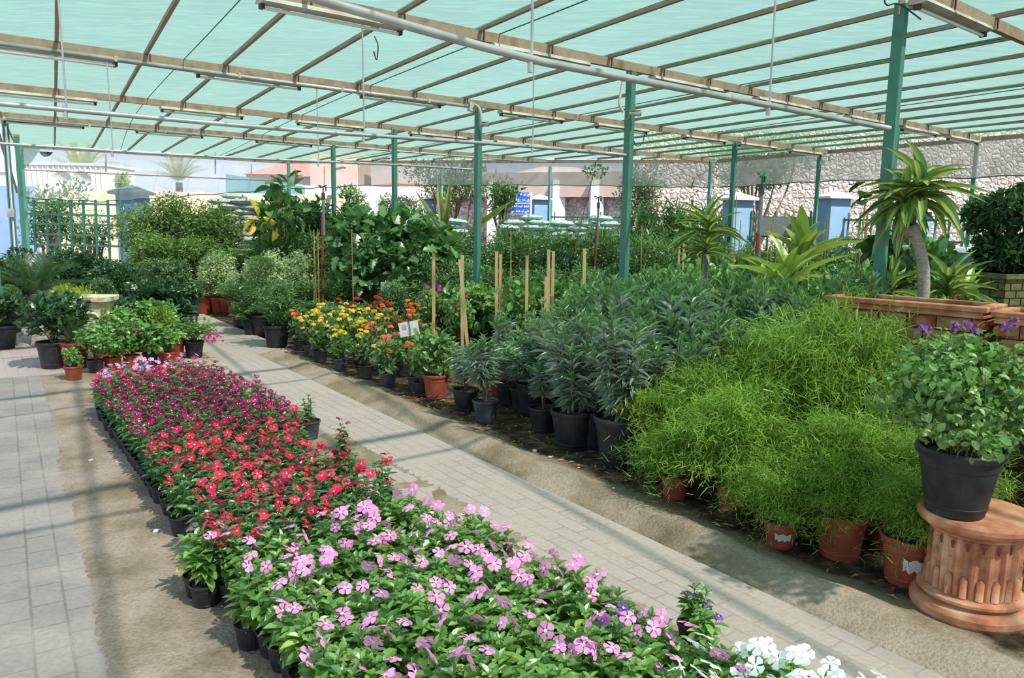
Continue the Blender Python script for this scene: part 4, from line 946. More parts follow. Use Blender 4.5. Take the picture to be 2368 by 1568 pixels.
# road sign
a_ = at(1204, 466, 25.5)
t = thing('road_sign', 'blue road sign with two panels of white Arabic lettering', 'sign', (a_[0], a_[1], 0), .05)
def arab(mb, x0, x1, zc, h, rng, y):
    x = x1
    while x > x0+.05:
        w = .07+.1*rng.random(); mb.box((x-w/2, y, zc-h*.15), (w, .01, h*.16))
        for k_ in range(3):
            if rng.random() < .7: mb.box((x-w*(.15+.33*k_), y, zc+h*(.0 if k_ else .12)), (h*.12, .01, h*(.35+.35*rng.random())))
        if rng.random() < .6: mb.box((x-w*.5, y, zc+(h*.42 if rng.random() < .5 else -h*.42)), (h*.13, .01, h*.13))
        if rng.random() < .4: mb.tube([(x-w, y, zc-h*.15), (x-w-.02, y, zc-h*.4), (x-w*.5, y, zc-h*.5)], h*.07, 4)
        x -= w+.035
for zc, w, h, x0, nm in ((a_[2]+.14, .48, .34, .08, 3), (a_[2]-.23, .84, .36, -.1, 4)):
    mb = MB(); mb.box((x0, 0, zc), (w, .03, h)); pn = mb.build('panel', 'signblue', t)
    mb = MB()
    for s_ in (-1, 1): mb.box((x0, -.018, zc+s_*(h/2-.012)), (w, .008, .012)); mb.box((x0+s_*(w/2-.008), -.018, zc), (.012, .008, h))
    rg = R(nm); arab(mb, x0-w*.42, x0+w*.44, zc+.08, .13, rg, -.02); arab(mb, x0-w*.36, x0+w*.44, zc-.08, .12, rg, -.02); mb.build('lettering', 'signwhite', pn)
mb = MB(); mb.box((.34, .03, a_[2]/2+.15), (.06, .04, a_[2]+.3)); mb.build('pole', 'captop', t)
# parked car behind the fence (right)
def car(x, Y, rz, lab):
    p = colP(x, Y); t = thing('parked_car', lab, 'car', (p[0], p[1], 0), rz)
    prof = [(-2.1, .35), (-2.15, .8), (-1.5, .95), (-.9, 1.42), (.7, 1.45), (1.3, .98), (2.1, .88), (2.2, .4)]
    mb = MB(); V = [(x_, s_*.85*(1 if z_ < 1.2 else .8), z_) for s_ in (-1, 1) for x_, z_ in prof]; n_ = 8
    mb.add(V, [list(range(8)), list(range(15, 7, -1))]+[[i, i+8, (i+1) % 8+8, (i+1) % 8] for i in range(8)]); mb.build('body', 'carpaint', t)
    for s_ in (-1, 1):
        mb = MB(); mb.add([(-1.35, s_*.84, .98), (-.85, s_*.72, 1.36), (.62, s_*.72, 1.38), (1.1, s_*.84, 1.0)], [[0, 1, 2, 3]]); mb.build('window', 'glassy', t)
    mb = MB(); mb.add([(.74, -.64, 1.42), (.74, .64, 1.42), (1.32, .8, .99), (1.32, -.8, .99)], [[0, 1, 2, 3]]); mb.build('windscreen', 'glassy', t)
    for x_ in (-1.35, 1.35):
        for s_ in (-1, 1): mb = MB(); mb.tube([(x_, s_*.7, .32), (x_, s_*.88, .32)], .32, 16); mb.build('wheel', 'tyre', t)
car(2215, 13.2, 2.5, 'white parked car seen between the shrubs and the olive planter')
# sacks
def sack(x, y, z, rz, w, d, h, mat, rng, lab, group):
    mb = MB(); nx_, ny_ = 8, 5; V = []
    for s_ in (1, -1):
        for i in range(nx_+1):
            for j in range(ny_+1):
                u = i/nx_*2-1; v = j/ny_*2-1; e = max(0, (1-abs(u)**3.2))**.45*max(0, (1-abs(v)**3))**.5
                pin = 1-.12*(1-abs(v))*0; V.append((u*w/2*(1-.06*v*v), v*d/2*(1-.1*u*u), s_*h/2*e+.012*math.sin(u*9+rng.random()*.5)*e))
    a = np.arange((nx_+1)*(ny_+1)).reshape(nx_+1, ny_+1); Q_ = np.stack([a[:-1, :-1], a[1:, :-1], a[1:, 1:], a[:-1, 1:]], -1).reshape(-1, 4)
    mb.add(V, np.concatenate([Q_, Q_[:, ::-1]+(nx_+1)*(ny_+1)])); return mb.build('soil_sack', mat, smooth=True)
rg = R(8); sk = [proto(sack(0, 0, 0, 0, .62, .4, .15, 'sack', rg, '', '')) for _ in range(3)]; skg = [proto(sack(0, 0, 0, 0, .6, .4, .15, 'sackgreen', rg, '', '')) for _ in range(3)]
def pile(x, Y, ztop, ncol, src, lab, group, n2=2, tilt=.05, dxs=.58):
    p = colP(x, Y); lay = int(ztop/.128)
    for l in range(lay):
        for c in range(ncol):
            for r_ in range(n2):
                if l < lay-6 and r_ > 0: continue
                if l == lay-1 and rg.random() < .35: continue
                o = src[rg.integers(3)].copy(); C.objects.link(o)
                o.location = (p[0]+(c-(ncol-1)/2)*dxs+(.12 if l % 2 else -.08)+rg.normal()*.03, p[1]+r_*.42+rg.normal()*.04, .075+l*.128); o.rotation_euler = (rg.normal()*tilt, rg.normal()*tilt, rg.normal()*.15)
                tag(o, lab, 'sack', group)
pile(548, 19, 2.42, 2, sk, 'full white woven sack in the tall pile beside the ficus trees', 'white sacks piled by the ficus trees')
pile(640, 20.5, 2.3, 3, sk, 'full white woven sack in the pile behind the yellow-leaved tree', 'white sacks piled behind the yellow-leaved tree', 1)
pile(1345, 19.5, 2.02, 3, skg, 'pale green woven sack in the stack below the stone wall', 'pale green sacks stacked below the stone wall', 1)
pile(1235, 20.5, 2.0, 3, skg, 'pale green woven sack in the stack below the road sign', 'pale green sacks stacked below the road sign', 1)
pile(1000, 21, 1.92, 3, skg, 'pale green sack in the low stack behind the pale palm fronds', 'pale green sacks behind the palm fronds', 1)
pile(1560, 17.5, 1.55, 2, skg, 'pale green sack in the stack right of the coiled cable post', 'pale green sacks right of the coiled cable post', 1)
# ================================================================== big things in front
# fluted terracotta pedestal
px, py = 2.10, 3.36
t = thing('fluted_pedestal', 'terracotta column pedestal with fluted sides under the black pot', 'pedestal', (px, py, 0), sc=(1, 1, .79))
Rp = .185; NF = 18
def flute(th, z):
    k = (th*NF/(2*PI)) % 1.0; g = abs(k-.5)*2
    zt = .49-.05*(1-min(1, (1-g)*1.7)**2)**.0
    in_ = 1 if .145 < z < .475 else 0
    depth = .085*max(0, 1-(g/.72)**4)*in_
    return 1-depth
mb = MB()
prof = [(.001, 0), (.235, 0), (.243, .02), (.243, .055), (.232, .08), (.205, .095), (.205, .105), (.218, .115), (.218, .13), (.196, .14)]
prof += [(Rp, .146), (Rp, .16)]+[(Rp*(1+.02*math.sin((z-.16)*9)), z) for z in np.linspace(.17, .46, 10)]+[(Rp, .472), (Rp, .48), (.196, .487), (.198, .50), (.222, .515), (.236, .53), (.243, .548), (.243, .572), (.235, .59), (.001, .592)]
mb.lathe(prof, 180, rf=lambda th, z: flute(th, z) if .15 < z < .476 else 1)
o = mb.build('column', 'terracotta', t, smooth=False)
mb = MB()      # raised reeds in the lower third of each groove
for k in range(NF):
    th = 2*PI*(k+.5)/NF; r = Rp*.955
    mb.tube([(r*math.cos(th), r*math.sin(th), .148), (r*math.cos(th), r*math.sin(th), .25), (r*.985*math.cos(th), r*.985*math.sin(th), .268)], [.017, .017, .006], 8)
mb.build('reeds', 'terracotta', t, smooth=True)
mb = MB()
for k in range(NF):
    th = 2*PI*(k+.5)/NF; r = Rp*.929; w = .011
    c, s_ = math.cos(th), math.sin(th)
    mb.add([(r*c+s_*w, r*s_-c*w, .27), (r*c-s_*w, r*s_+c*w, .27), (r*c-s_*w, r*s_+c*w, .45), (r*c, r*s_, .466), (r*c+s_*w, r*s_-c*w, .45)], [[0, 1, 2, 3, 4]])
mb.build('groove_face', 'darkflute', t)  # darker maroon face in the upper part of each groove
# pot with bougainvillea on the pedestal
POT['pedestal'] = (proto(pot_mesh('pot', .168, .30, 'potblack', 40, .70)), proto(soil_mesh(.168, .30, R(4))), .168, .30)
bx, by = px-.125, py-.03
plant('potted_bougainvillea', 'bushy bougainvillea with a few lilac blooms in the black pot on the fluted pedestal', 'potted plant', 'boug', bx, by, 'pedestal', rz=1.0, s=.8, var=0, z=.468, flowers='lilac', hs=.85)
f2 = bpy.context.scene.objects
# thicker foliage for that plant: a second crown drooping over the rim
rng = R(77); big = [o for o in C.objects if o.get('label', '').startswith('bushy bougainvillea')][0]
mbb = crown(rng, [((0, 0, .30), (.27, .27, .2)), ((-.2, .05, .22), (.16, .16, .14)), ((.2, -.05, .24), (.17, .17, .15)), ((.1, -.18, .14), (.14, .12, .12)), ((-.1, .2, .3), (.17, .17, .17)), ((0, .05, .42), (.2, .2, .14)), ((.26, .1, .34), (.14, .14, .14)), ((-.30, .08, .40), (.12, .1, .09)), ((-.26, -.08, .14), (.12, .1, .08)), ((.27, -.12, .02), (.1, .08, .12)), ((.02, -.2, .38), (.13, .1, .13))], 3300, T_OV, .038, .026, out=.5, upb=.0, rnd=.7, nup=.8, shell=.8)
o = mbb.build('outer_foliage', 'boug', big); o.location.z = .26
rng = R(78); mbb = MB()
for i in range(60):
    a = rng.random()*6.28; r = .06+.3*rng.random(); z = .28+.42*rng.random()*(1-r*1.2)
    mbb.tube([(0.05*math.cos(a), .05*math.sin(a), .24), (r*.5*math.cos(a+.3), r*.5*math.sin(a+.3), .25+z*.5), (r*math.cos(a), r*math.sin(a), .2+z)], [.003, .002, .001], 4, cap=False)
mbb.build('twigs', 'twig', big)

# stone block planter trough
def trough(c, rz, L, Wd, z0, z1, lab, courses=5, mats=('mortar', 'stoneblock', 'terracotta')):
    t = thing('stone_planter', lab, 'planter', (c[0], c[1], z0), rz); h = z1-z0; rng = R(int(L*100))
    mb = MB(); rim = .075; bh = (h-rim)/courses
    for wx, wy, dx, dy in ((0, -1, L, .02), (0, 1, L, .02), (-1, 0, .02, Wd), (1, 0, .02, Wd)):
        mb.box((wx*(L/2-.02), wy*(Wd/2-.02), (h-rim)/2), (dx if wy else .02, dy if wx else .02, h-rim))
    body = mb.build('body', mats[0], t)
    mb = MB()
    for ci in range(courses):
        for side in range(4):
            ln = (L if side % 2 == 0 else Wd); n = max(1, round(ln/.19)); x = -ln/2+(0 if ci % 2 else -.09)
            while x < ln/2:
                w = .17+.05*rng.random(); x0 = max(x, -ln/2); x1 = min(x+w, ln/2); x += w+.008
                if x1-x0 < .02: continue
                nx_, nz_ = 6, 4; V = []
                for i in range(nx_+1):
                    for j in range(nz_+1):
                        u = i/nx_; v = j/nz_; e = min(1, 4*min(u, 1-u))*min(1, 4*min(v, 1-v))
                        dep = .004+.024*e**.5+rng.normal()*.008*(1 if e > 0 else 0)
                        a_ = x0+(x1-x0)*u; zz = ci*bh+.004+(bh-.008)*v; off = (Wd if side % 2 == 0 else L)/2-.012+dep
                        V.append({0: (a_, -off, zz), 1: (off, a_, zz), 2: (-a_, off, zz), 3: (-off, -a_, zz)}[side])
                a = np.arange((nx_+1)*(nz_+1)).reshape(nx_+1, nz_+1); mb.add(V, np.stack([a[:-1, :-1], a[1:, :-1], a[1:, 1:], a[:-1, 1:]], -1).reshape(-1, 4))
    mb.build('stone_blocks', mats[1], body)
    mb = MB()
    prf = [(.0, 0), (.018, .006), (.02, .02), (.008, .03), (.01, .036), (.034, .046), (.036, .072), (.03, .078), (-.03, .078), (-.034, .05), (-.034, .0)]
    cs = [(-1, -1), (1, -1), (1, 1), (-1, 1)]; V = []
    for (o_, z_) in prf:
        for sx_, sy_ in cs: V.append((sx_*(L/2+o_), sy_*(Wd/2+o_), h-rim+z_))
    mb.add(V, [[i*4+k, i*4+(k+1) % 4, (i+1)*4+(k+1) % 4, (i+1)*4+k] for i in range(len(prf)-1) for k in range(4)]); mb.build('rim', mats[2], t)
    mb = MB(); mb.box((0, 0, h*.86), (L-.06, Wd-.06, .02)); mb.build('soil', 'soil', t)
    return t
A2 = np.array(gp(2272, 711, 1.24)); A1 = np.array(gp(1925, 684, 1.24)); A3 = np.array(gp(2341, 705, 1.24))
e = A2-A1; Lt = float(np.linalg.norm(e)); rzt = math.atan2(e[1], e[0]); nperp = np.array([-e[1], e[0]])/Lt
wd = abs(float(np.dot(A3-A2, nperp))); wd = max(.3, min(.42, wd)); cc = (A1+A2)/2+nperp*wd/2
print('trough', A1, A2, A3, Lt, rzt, wd)
trough(cc, rzt, Lt, wd, .72, 1.24, 'long rust-brown stone-block planter in front of the dracaena tree')
mb = MB(); mb.box((0, 0, .36), (Lt*.9, wd*.8, .72)); o = mb.build('plinth_block', 'mortar'); o.location = (cc[0], cc[1], 0); o.rotation_euler.z = rzt; tag(o, 'dark block plinth carrying the long stone planter', 'plinth')
dd = e/Lt; c2 = cc+dd*(Lt/2+.55)+nperp*(-.03)
trough(c2, rzt, .9, wd, .72, 1.225, 'second stone-block planter cut off at the right edge of the row')
mb = MB(); mb.box((0, 0, .36), (.8, wd*.8, .72)); o = mb.build('plinth_block', 'mortar'); o.location = (c2[0], c2[1], 0); o.rotation_euler.z = rzt; tag(o, 'dark block plinth carrying the second stone planter', 'plinth')
# olive brick planter with topiary
p = at(2330, 632, 9.5); c = (p[0]+.1, p[1]+.3)
MT['olivebrick2'] = pavemat('olive_brick_face', 0, (104, 106, 64), (120, 122, 78), (52, 52, 34), .22, .09, dust=.0)
t = thing('brick_planter', 'square olive-green brick planter holding the round-headed tree', 'planter', (c[0], c[1], 0), .35)
zt = p[2]
mb = MB(); mb.box((0, 0, zt*.5), (.74, .74, zt)); mb.build('body', 'olivebrick', t)
mb = MB(); mb.box((0, 0, zt-.03), (.80, .80, .06)); mb.build('rim', 'olivebrick', t)
mb = MB()
for ci in range(int(zt/.09)):
    z = ci*.09+.02
    for sx_, sy_, w, d_ in ((0, -1, .75, .01), (-1, 0, .01, .75)): mb.box((sx_*.372, sy_*.372, z), (w if sy_ else .008, d_ if sx_ else .008, .008))
    for k in range(4):
        x = -.37+.19*k+(.09 if ci % 2 else 0); mb.box((x, -.372, z+.045), (.008, .008, .085)); mb.box((-.372, x, z+.045), (.008, .008, .085))
mb.build('joints', 'mortar', t)
rng = R(31); t = thing('topiary_tree', 'dark glossy tree with two rounded leaf heads rising from the olive brick planter', 'tree', (c[0], c[1], zt-.05), 0)
z_ = lambda y: at(2330, y, 9.5)[2]-zt
mb = crown(rng, [((.0, 0, z_(480)), (.42, .42, .22)), ((-.2, .1, z_(490)), (.28, .28, .2)), ((.3, .0, z_(455)), (.35, .3, .22))], 1500, T_OV, .1, .05, nup=.8, shell=.4, upb=.4); mb.build('upper_crown', 'dark', t)
mb = crown(rng, [((.12, 0, z_(580)), (.38, .38, .22)), ((.3, -.1, z_(600)), (.3, .3, .22)), ((-.05, 0, z_(570)), (.3, .3, .2))], 1500, T_OV, .1, .05, nup=.8, shell=.4, upb=.4); mb.build('lower_crown', 'dark', t)
mb = MB(); mb.tube([(.1, 0, 0), (.15, .02, z_(600)), (.05, 0, z_(530)), (.1, 0, z_(460))], [.05, .04, .035, .02], 8); mb.build('trunk', 'bark', t, smooth=True)

# dracaena tree
b0 = at(2132, 700, 5.75); c1 = at(2108, 520, 5.75)
t = thing('dracaena_tree', 'dracaena tree with striped strap leaves on a bare grey trunk above the stone planter', 'tree', (b0[0], 5.75, 0))
hz = c1[2]
mb = MB(); P = [(.02, 0, 0), (.01, 0, b0[2]-.1), (-.02, 0, (b0[2]+hz)/2), (c1[0]-b0[0], 0, hz)]
mb.tube(curve_pts(P), .042, 12); mb.tube([P[3], (P[3][0]+.03, .02, hz+.1), (P[3][0]+.02, 0, hz+.2)], [.036, .03, .025], 10); mb.tube([(P[3][0], 0, hz-.08), (P[3][0]-.07, .02, hz+.06), (P[3][0]-.08, .03, hz+.15)], [.032, .028, .02], 10)
mb.build('trunk', 'palebark', t, smooth=True)
for dx, dz, sc, v in ((.03, .17, .86, 0), (-.07, .12, .66, 1)):
    f = part(FOL['dracaena'][v][0], t, 'leaf_head'); f.location = (P[3][0]+dx, 0, hz+dz); f.scale = (sc*.9,)*3; f.rotation_euler = (0, 0, 1.3*v+.4)
def headplant(kind, x, yb, Y, s, name, lab, var=0, cat='plant', trunk=0, rz=None, tw=.03, group=None, tilt=(0, 0)):
    p = at(x, yb, Y); t = thing(name, lab, cat, (p[0], Y, 0), random.random()*6 if rz is None else rz, group)
    f = part(FOL[kind][var % len(FOL[kind])][0], t, 'leaf_head'); f.location.z = p[2]; f.scale = (s, s, s); f.rotation_euler = (*tilt, 0)
    if p[2] > .1: mb = MB(); mb.tube([(0, 0, .0), (.01, .01, p[2]*.5), (0, 0, p[2]+.05)], [tw, tw*.85, tw*.7], 8); mb.build('trunk', 'palebark' if trunk else 'greenstem', t, smooth=True)
    return t
headplant('dracaena_low', 1638, 548, 8.3, .8, 'dracaena', 'striped dracaena standing tall between the oleanders and the coiled cable post', 0, trunk=1)
headplant('dracaena_low', 1632, 592, 8.2, .55, 'dracaena', 'lower leafy dracaena head under the tall striped one', 1, trunk=1)
headplant('agave', 1850, 625, 7.4, .75, 'dracaena', 'lime-green broad-leaved dracaena beside the sprinkler riser', 0)
headplant('agave', 1815, 690, 6.8, .75, 'dracaena', 'lime-green dracaena arching behind the oleander tips', 0, rz=2)
headplant('agave', 1760, 740, 6.6, .6, 'dracaena', 'low lime dracaena half buried in the oleanders', 0, rz=1)
headplant('dracaena_low', 2190, 690, 6.3, .75, 'dracaena', 'striped dracaena leaf rosette right of the bare grey trunk', 1, rz=.5)
headplant('dracaena_low', 2060, 690, 6.2, .62, 'dracaena', 'striped dracaena rosette left of the bare grey trunk', 0, rz=.5)
headplant('agave', 2235, 700, 6.7, .4, 'dracaena', 'small pale rosette behind the right end of the stone planter', 0, rz=.5)
# climber on the post, stake
p = at(2150, 560, 6.0); t = thing('climber', 'dark large-leaved climber hanging behind the dracaena trunk', 'plant', (p[0]-.1, 6.35, 0)); rng = R(3)
mb = crown(rng, [((.05, 0, 1.5), (.16, .1, .22)), ((-.15, 0, 1.62), (.1, .08, .14)), ((-.28, 0, 2.0), (.05, .05, .1)), ((.1, 0, 1.2), (.1, .08, .2))], 70, T_ROUND, .13, .11, upb=-.4, out=.3); mb.build('foliage', 'dark', t); mb = MB(); mb.tube([(0, 0, 0), (.05, 0, .8), (.02, 0, 1.5), (-.2, 0, 1.8)], .008, 5); mb.build('stem', 'twig', t)

# ================================================================== periwinkle bed
def bedpoly():
    L = [(-.72, 2.2), (-1.0, 2.84), (-1.25, 3.15), (-1.42, 3.2), (-1.70, 3.95), (-2.0, 4.2), (-2.28, 4.62), (-2.9, 5.6), (-3.3, 6.1), (-3.8, 6.9), (-4.3, 7.9)]
    Rr = [(.85, 2.2), (.60, 2.75), (.22, 3.25), (-.20, 3.72), (-.60, 3.98), (-.72, 4.5), (-1.3, 4.85), (-1.5, 5.6), (-2.1, 6.45), (-2.75, 7.15), (-3.3, 7.95)]
    def xi(T, y):
        for (x0, y0), (x1, y1) in zip(T[:-1], T[1:]):
            if y0 <= y <= y1: return x0+(x1-x0)*(y-y0)/(y1-y0)
        return T[0][0] if y < T[0][1] else T[-1][0]
    return L, Rr, xi
L_, R_, xi = bedpoly()
rng = R(21); SP = .131; ncount = {}
uo, us = np.array([.8188, .5741]), np.array([-.5741, .8188])
for i in range(-14, 45):
    for j in range(0, 90):
        oo = -1.2+i*SP; ss = .6+j*SP*.92+(SP/2 if i % 2 else 0)
        p = uo*oo+us*ss; x, y = p
        if not (2.28 < y < 7.85) or ss > 8.08: continue
        if not (xi(L_, y)+.07 < x < xi(R_, y)-.04): continue
        # gaps seen in the photo
        if -1.1 < x < -.72 and 4.2 < y < 4.75 and rng.random() < .55: continue
        x += rng.normal()*.008; y += rng.normal()*.008
        zone = ss
        if ss > 7.3: kind = 'pale' if ss > 7.6 else 'red'
        elif ss > 5.35: kind = 'magenta'
        elif ss > 3.25+.28*(oo-.67): kind = 'red'
        else: kind = 'pink'
        if kind == 'pink' and oo > 2.0 and ss < 2.15 and False: kind = 'white'
        # extra room: pink plants stand a little wider apart
        info = dict(pink=('pink_periwinkle', 'pink periwinkle in a small black pot in the front block of the bed', 'pink periwinkles in the front block', 'vinca'),
                    red=('red_periwinkle', 'red periwinkle in a small black pot in the red block of the bed' if ss < 7 else 'red periwinkle in the narrow band behind the magenta block', 'red periwinkles in the middle block' if ss < 7 else 'red periwinkles behind the magenta block', 'vinca_tall'),
                    magenta=('magenta_periwinkle', 'magenta periwinkle with white-eyed flowers in the block behind the red ones', 'magenta periwinkles behind the red block', 'vinca_tall'),
                    pale=('pale_pink_periwinkle', 'pale pink periwinkle in the rearmost row of the bed', 'pale pink periwinkles in the rearmost row', 'vinca_tall'))[kind]
        ncount[kind] = ncount.get(kind, 0)+1
        fl = kind
        if kind == 'pink' and rng.random() < .12: fl = None
        if kind == 'pink' and rng.random() < .2: fl = 'single'
        plant(info[0], info[1], 'periwinkle', info[3], x, y, 'tiny', rz=rng.random()*6.28 if kind != 'x' else 0, s=.92+.2*rng.random(), group=info[2], flowers=fl, hs=.85+.3*rng.random())
print('vinca', ncount)
for (px_, py_, kind, lab, s_) in ((1600, 1470, 'purple', 'purple periwinkle at the path side of the bed corner', .8), (1440, 1560, 'purple', 'purple periwinkle low between the pink and white ones', .9), (1380, 1590, 'purple', 'purple periwinkle nearest the bottom edge', .9), (1625, 1530, 'purple', 'purple periwinkle with a bare pot beside the white ones', .8),
                               (790, 1060, 'red', 'lone red periwinkle standing apart beside the path', .85), (715, 1000, None, 'flowerless periwinkle pot beside the magenta block', .9)):
    x, y = gp(px_, py_, 0.05); plant('purple_periwinkle' if kind == 'purple' else 'red_periwinkle', lab, 'periwinkle', 'vinca' if kind == 'purple' else 'vinca_tall', x, y, 'tiny' if kind else 'smallgrey', s=s_, flowers=kind)
for (px_, py_) in ((474, 1408), (532, 1405), (512, 1385), (572, 1508), (450, 1388)):
    x, y = gp(px_, py_, 0.0); plant('pink_periwinkle', 'pink periwinkle at the ragged left edge of the front block, its pot in plain view', 'periwinkle', 'vinca', x, y+.04, 'tiny', s=1.0, group='pink periwinkles at the ragged left edge', flowers='single', hs=1.0)
for (px_, py_) in ((1560, 1568), (1650, 1568), (1745, 1560), (1840, 1580), (1940, 1600), (1640, 1500), (1740, 1510), (1830, 1530), (1920, 1560), (1700, 1610), (1800, 1620), (1600, 1620), (1900, 1640), (2000, 1620), (2040, 1600)):
    x, y = gp(px_, py_, .3); plant('white_periwinkle', 'white periwinkle in the corner group beside the path', 'periwinkle', 'vinca', x, y, 'tiny', s=1.0, group='white periwinkles in the near corner', flowers='white', hs=1.0)

# ================================================================== asparagus ferns
asp = [(1610, 1100, .95, .95), (1690, 1170, .95, .95), (1800, 1225, .6, .5), (1930, 1230, .9, .8), (2050, 1260, .85, .75), (1700, 1050, 1.0, 1.2), (1780, 1100, 1.05, 1.3), (1870, 1130, 1.1, 1.5), (1960, 1140, 1.1, 1.55), (2050, 1150, 1.05, 1.1), (2120, 1160, 1.0, 1.0), (1890, 1060, 1.1, 1.6), (1980, 1080, 1.1, 1.35), (2190, 1080, 1.0, .9), (2290, 1110, .9, .85), (1780, 990, .95, 1.2), (2150, 1210, .7, .7), (1640, 1010, .85, .9)]
for i, (x, y, s_, hs) in enumerate(asp):
    X_, Y_ = gp(x, y, 0.02); lab = ['asparagus fern in the front row of the bright green mass', 'asparagus fern in the middle of the bright green mass'][0 if y > 1080 else 1]
    plant('asparagus_fern', lab, 'fern', 'asparagus', X_, Y_, 'redsmall', s=s_*1.15, hs=hs*1.0, group='asparagus ferns '+('in the front row' if y > 1080 else 'in the middle of the mass'), var=i)
for x, y, lab, pt_ in ((1803, 1262, 'low asparagus fern with bare stems in the terracotta pot with a torn white sticker', 'redsmall'), (1560, 1150, 'small asparagus fern in a red pot at the left foot of the mass', 'redsmall'), (1940, 1285, 'asparagus fern in a red pot right of the stickered pot', 'red'), (2095, 1345, 'asparagus fern in the large dark red pot beside the pedestal', 'red')):
    X_, Y_ = gp(x, y, 0); t = plant('asparagus_fern', lab, 'fern', 'asparagus', X_, Y_, pt_, s=.62, hs=.5, var=1)
    if 'torn' in lab or 'large dark' in lab:
        mb = MB(); pr = POT[pt_][2]; ph = POT[pt_][3]; V = []; n_ = 8; sgn = -1
        for k in range(n_+1):
            th = -PI/2-.65+.9*k/n_-(t.rotation_euler.z); r_ = pr*.9+.006
            V += [(r_*math.cos(th), r_*math.sin(th), ph*(.4+.05*math.sin(k*2.1))), ((r_+.01)*math.cos(th), (r_+.01)*math.sin(th), ph*(.66+.03*math.cos(k*1.7)))]
        mb.add(V, [[2*k, 2*k+2, 2*k+3, 2*k+1] for k in range(n_)]); mb.build('sticker', 'label_white', t)
for x, y, s_, lab in ((1480, 1085, .9, 'yellow-green drooping fern in front of the oleanders, next to the tall black pot'), (1540, 1030, .8, 'yellow-green fern behind the drooping one')):
    X_, Y_ = gp(x, y, 0); plant('yellow_fern', lab, 'fern', 'goldfern', X_, Y_, 'mid', s=s_, hs=s_*1.1)
# ================================================================== oleanders
ol = [(1075, 955, .72, 'small', 'mid', 'small oleander in a black pot right of the terracotta pot'), (1122, 982, .88, 'small', 'midgrey', 'slender oleander with bare forked stems in the front black pot'), (1175, 940, .8, 'small', 'mid', 'slender oleander half hidden behind the forked one'),
      (1208, 952, .75, 'small', 'mid', 'small oleander in a black pot second from the forked one'), (1256, 1004, .62, 'small', 'mid', 'cut-back oleander with a stubby base in a black pot'), (1327, 1045, 1.0, 'big', 'big', 'oleander in the big black pot at the soil edge'),
      (1440, 1088, .9, 'big', 'huge', 'oleander in the tall black pot beside the yellow-green fern')]
for i, (x, y, s_, k, pt_, lab) in enumerate(ol):
    X_, Y_ = gp(x, y, 0); Y_ += POT[pt_][2]*.7
    if k == 'small': plant('oleander', lab, 'oleander', 'oleander_small', X_, Y_, pt_, s=1.1*s_/.8, hs=s_, var=i)
    else: plant('oleander', lab, 'oleander', 'oleander', X_, Y_, pt_, s=.85, hs=.78, var=i)
for i, (x, yt, Y_) in enumerate([(1330, 700, 6.3), (1420, 640, 6.5), (1500, 640, 6.2), (1560, 622, 6.9), (1640, 690, 6.4), (1380, 680, 7.1), (1480, 640, 7.3), (1300, 730, 7.0), (1600, 650, 6.0), (1700, 640, 6.6), (1780, 640, 6.3), (1860, 650, 6.1), (1930, 650, 5.7), (1450, 760, 5.8), (1560, 760, 5.6), (1680, 720, 5.7), (1800, 720, 5.6), (1900, 700, 5.4), (1960, 630, 5.9), (1240, 780, 6.9), (1740, 600, 7.2), (1370, 800, 5.9)]):
    p = at(x, yt, Y_); hgt = p[2]-.26
    plant('oleander', 'grey-green oleander in the dense block behind the yellow-green fern' if x < 1650 else 'grey-green oleander in the block left of the stone planter', 'oleander', 'oleander', p[0], Y_, 'big', s=.95, hs=hgt/1.05, var=i, group='oleanders in the dense block' if x < 1650 else 'oleanders left of the stone planter')
# red pots among oleanders
for x, y, lab in ((1165, 930, 'terracotta pot'), (1250, 925, 'x'), (1330, 900, 'x')):
    X_, Y_ = gp(x, y, 0); plant('oleander', 'oleander in a red pot in the second row', 'oleander', 'oleander_small', X_, Y_+.2, 'redtall', s=1, hs=.9, group='oleanders in red pots in the second row')
# ================================================================== ixoras
ix = [(690, 812, 'ix_orange', 1.0), (715, 826, 'ix_yellow', 1.0), (738, 840, 'ix_yellow', 1.0), (786, 860, 'ix_yellow', .95), (845, 877, 'ix_yellow', 1.0), (896, 897, 'ix_salmon', 1.05), (930, 872, 'ix_orange', 1.1), (960, 905, 'ix_orange', .9), (975, 920, None, .7),
      (720, 800, 'ix_yellow', 1.0), (750, 815, 'ix_yellow', 1.05), (790, 830, 'ix_yellow', 1.1), (830, 845, 'ix_yellow', 1.1), (880, 860, 'ix_salmon', 1.1), (745, 795, 'ix_yellow', 1.1), (790, 800, 'ix_yellow', 1.1), (840, 815, 'ix_yellow', 1.1), (880, 830, 'ix_yellow', 1.1), (920, 840, 'ix_orange', 1.1),
      (800, 785, 'ix_red', 1.2), (870, 785, 'ix_red', 1.25), (835, 795, 'ix_yellow', 1.0), (900, 800, 'ix_orange', 1.1), (945, 815, 'ix_orange', 1.1), (960, 790, 'ix_orange', 1.15), (1010, 800, 'ix_orange', 1.1), (1050, 810, 'ix_orange', 1.1), (1080, 800, 'ix_red', 1.0), (985, 840, 'ix_orange', 1.0), (1150, 790, 'ix_orange', 1.1), (1200, 790, 'ix_orange', 1.1)]
cn = dict(ix_yellow='yellow', ix_orange='orange', ix_salmon='salmon', ix_red='red')
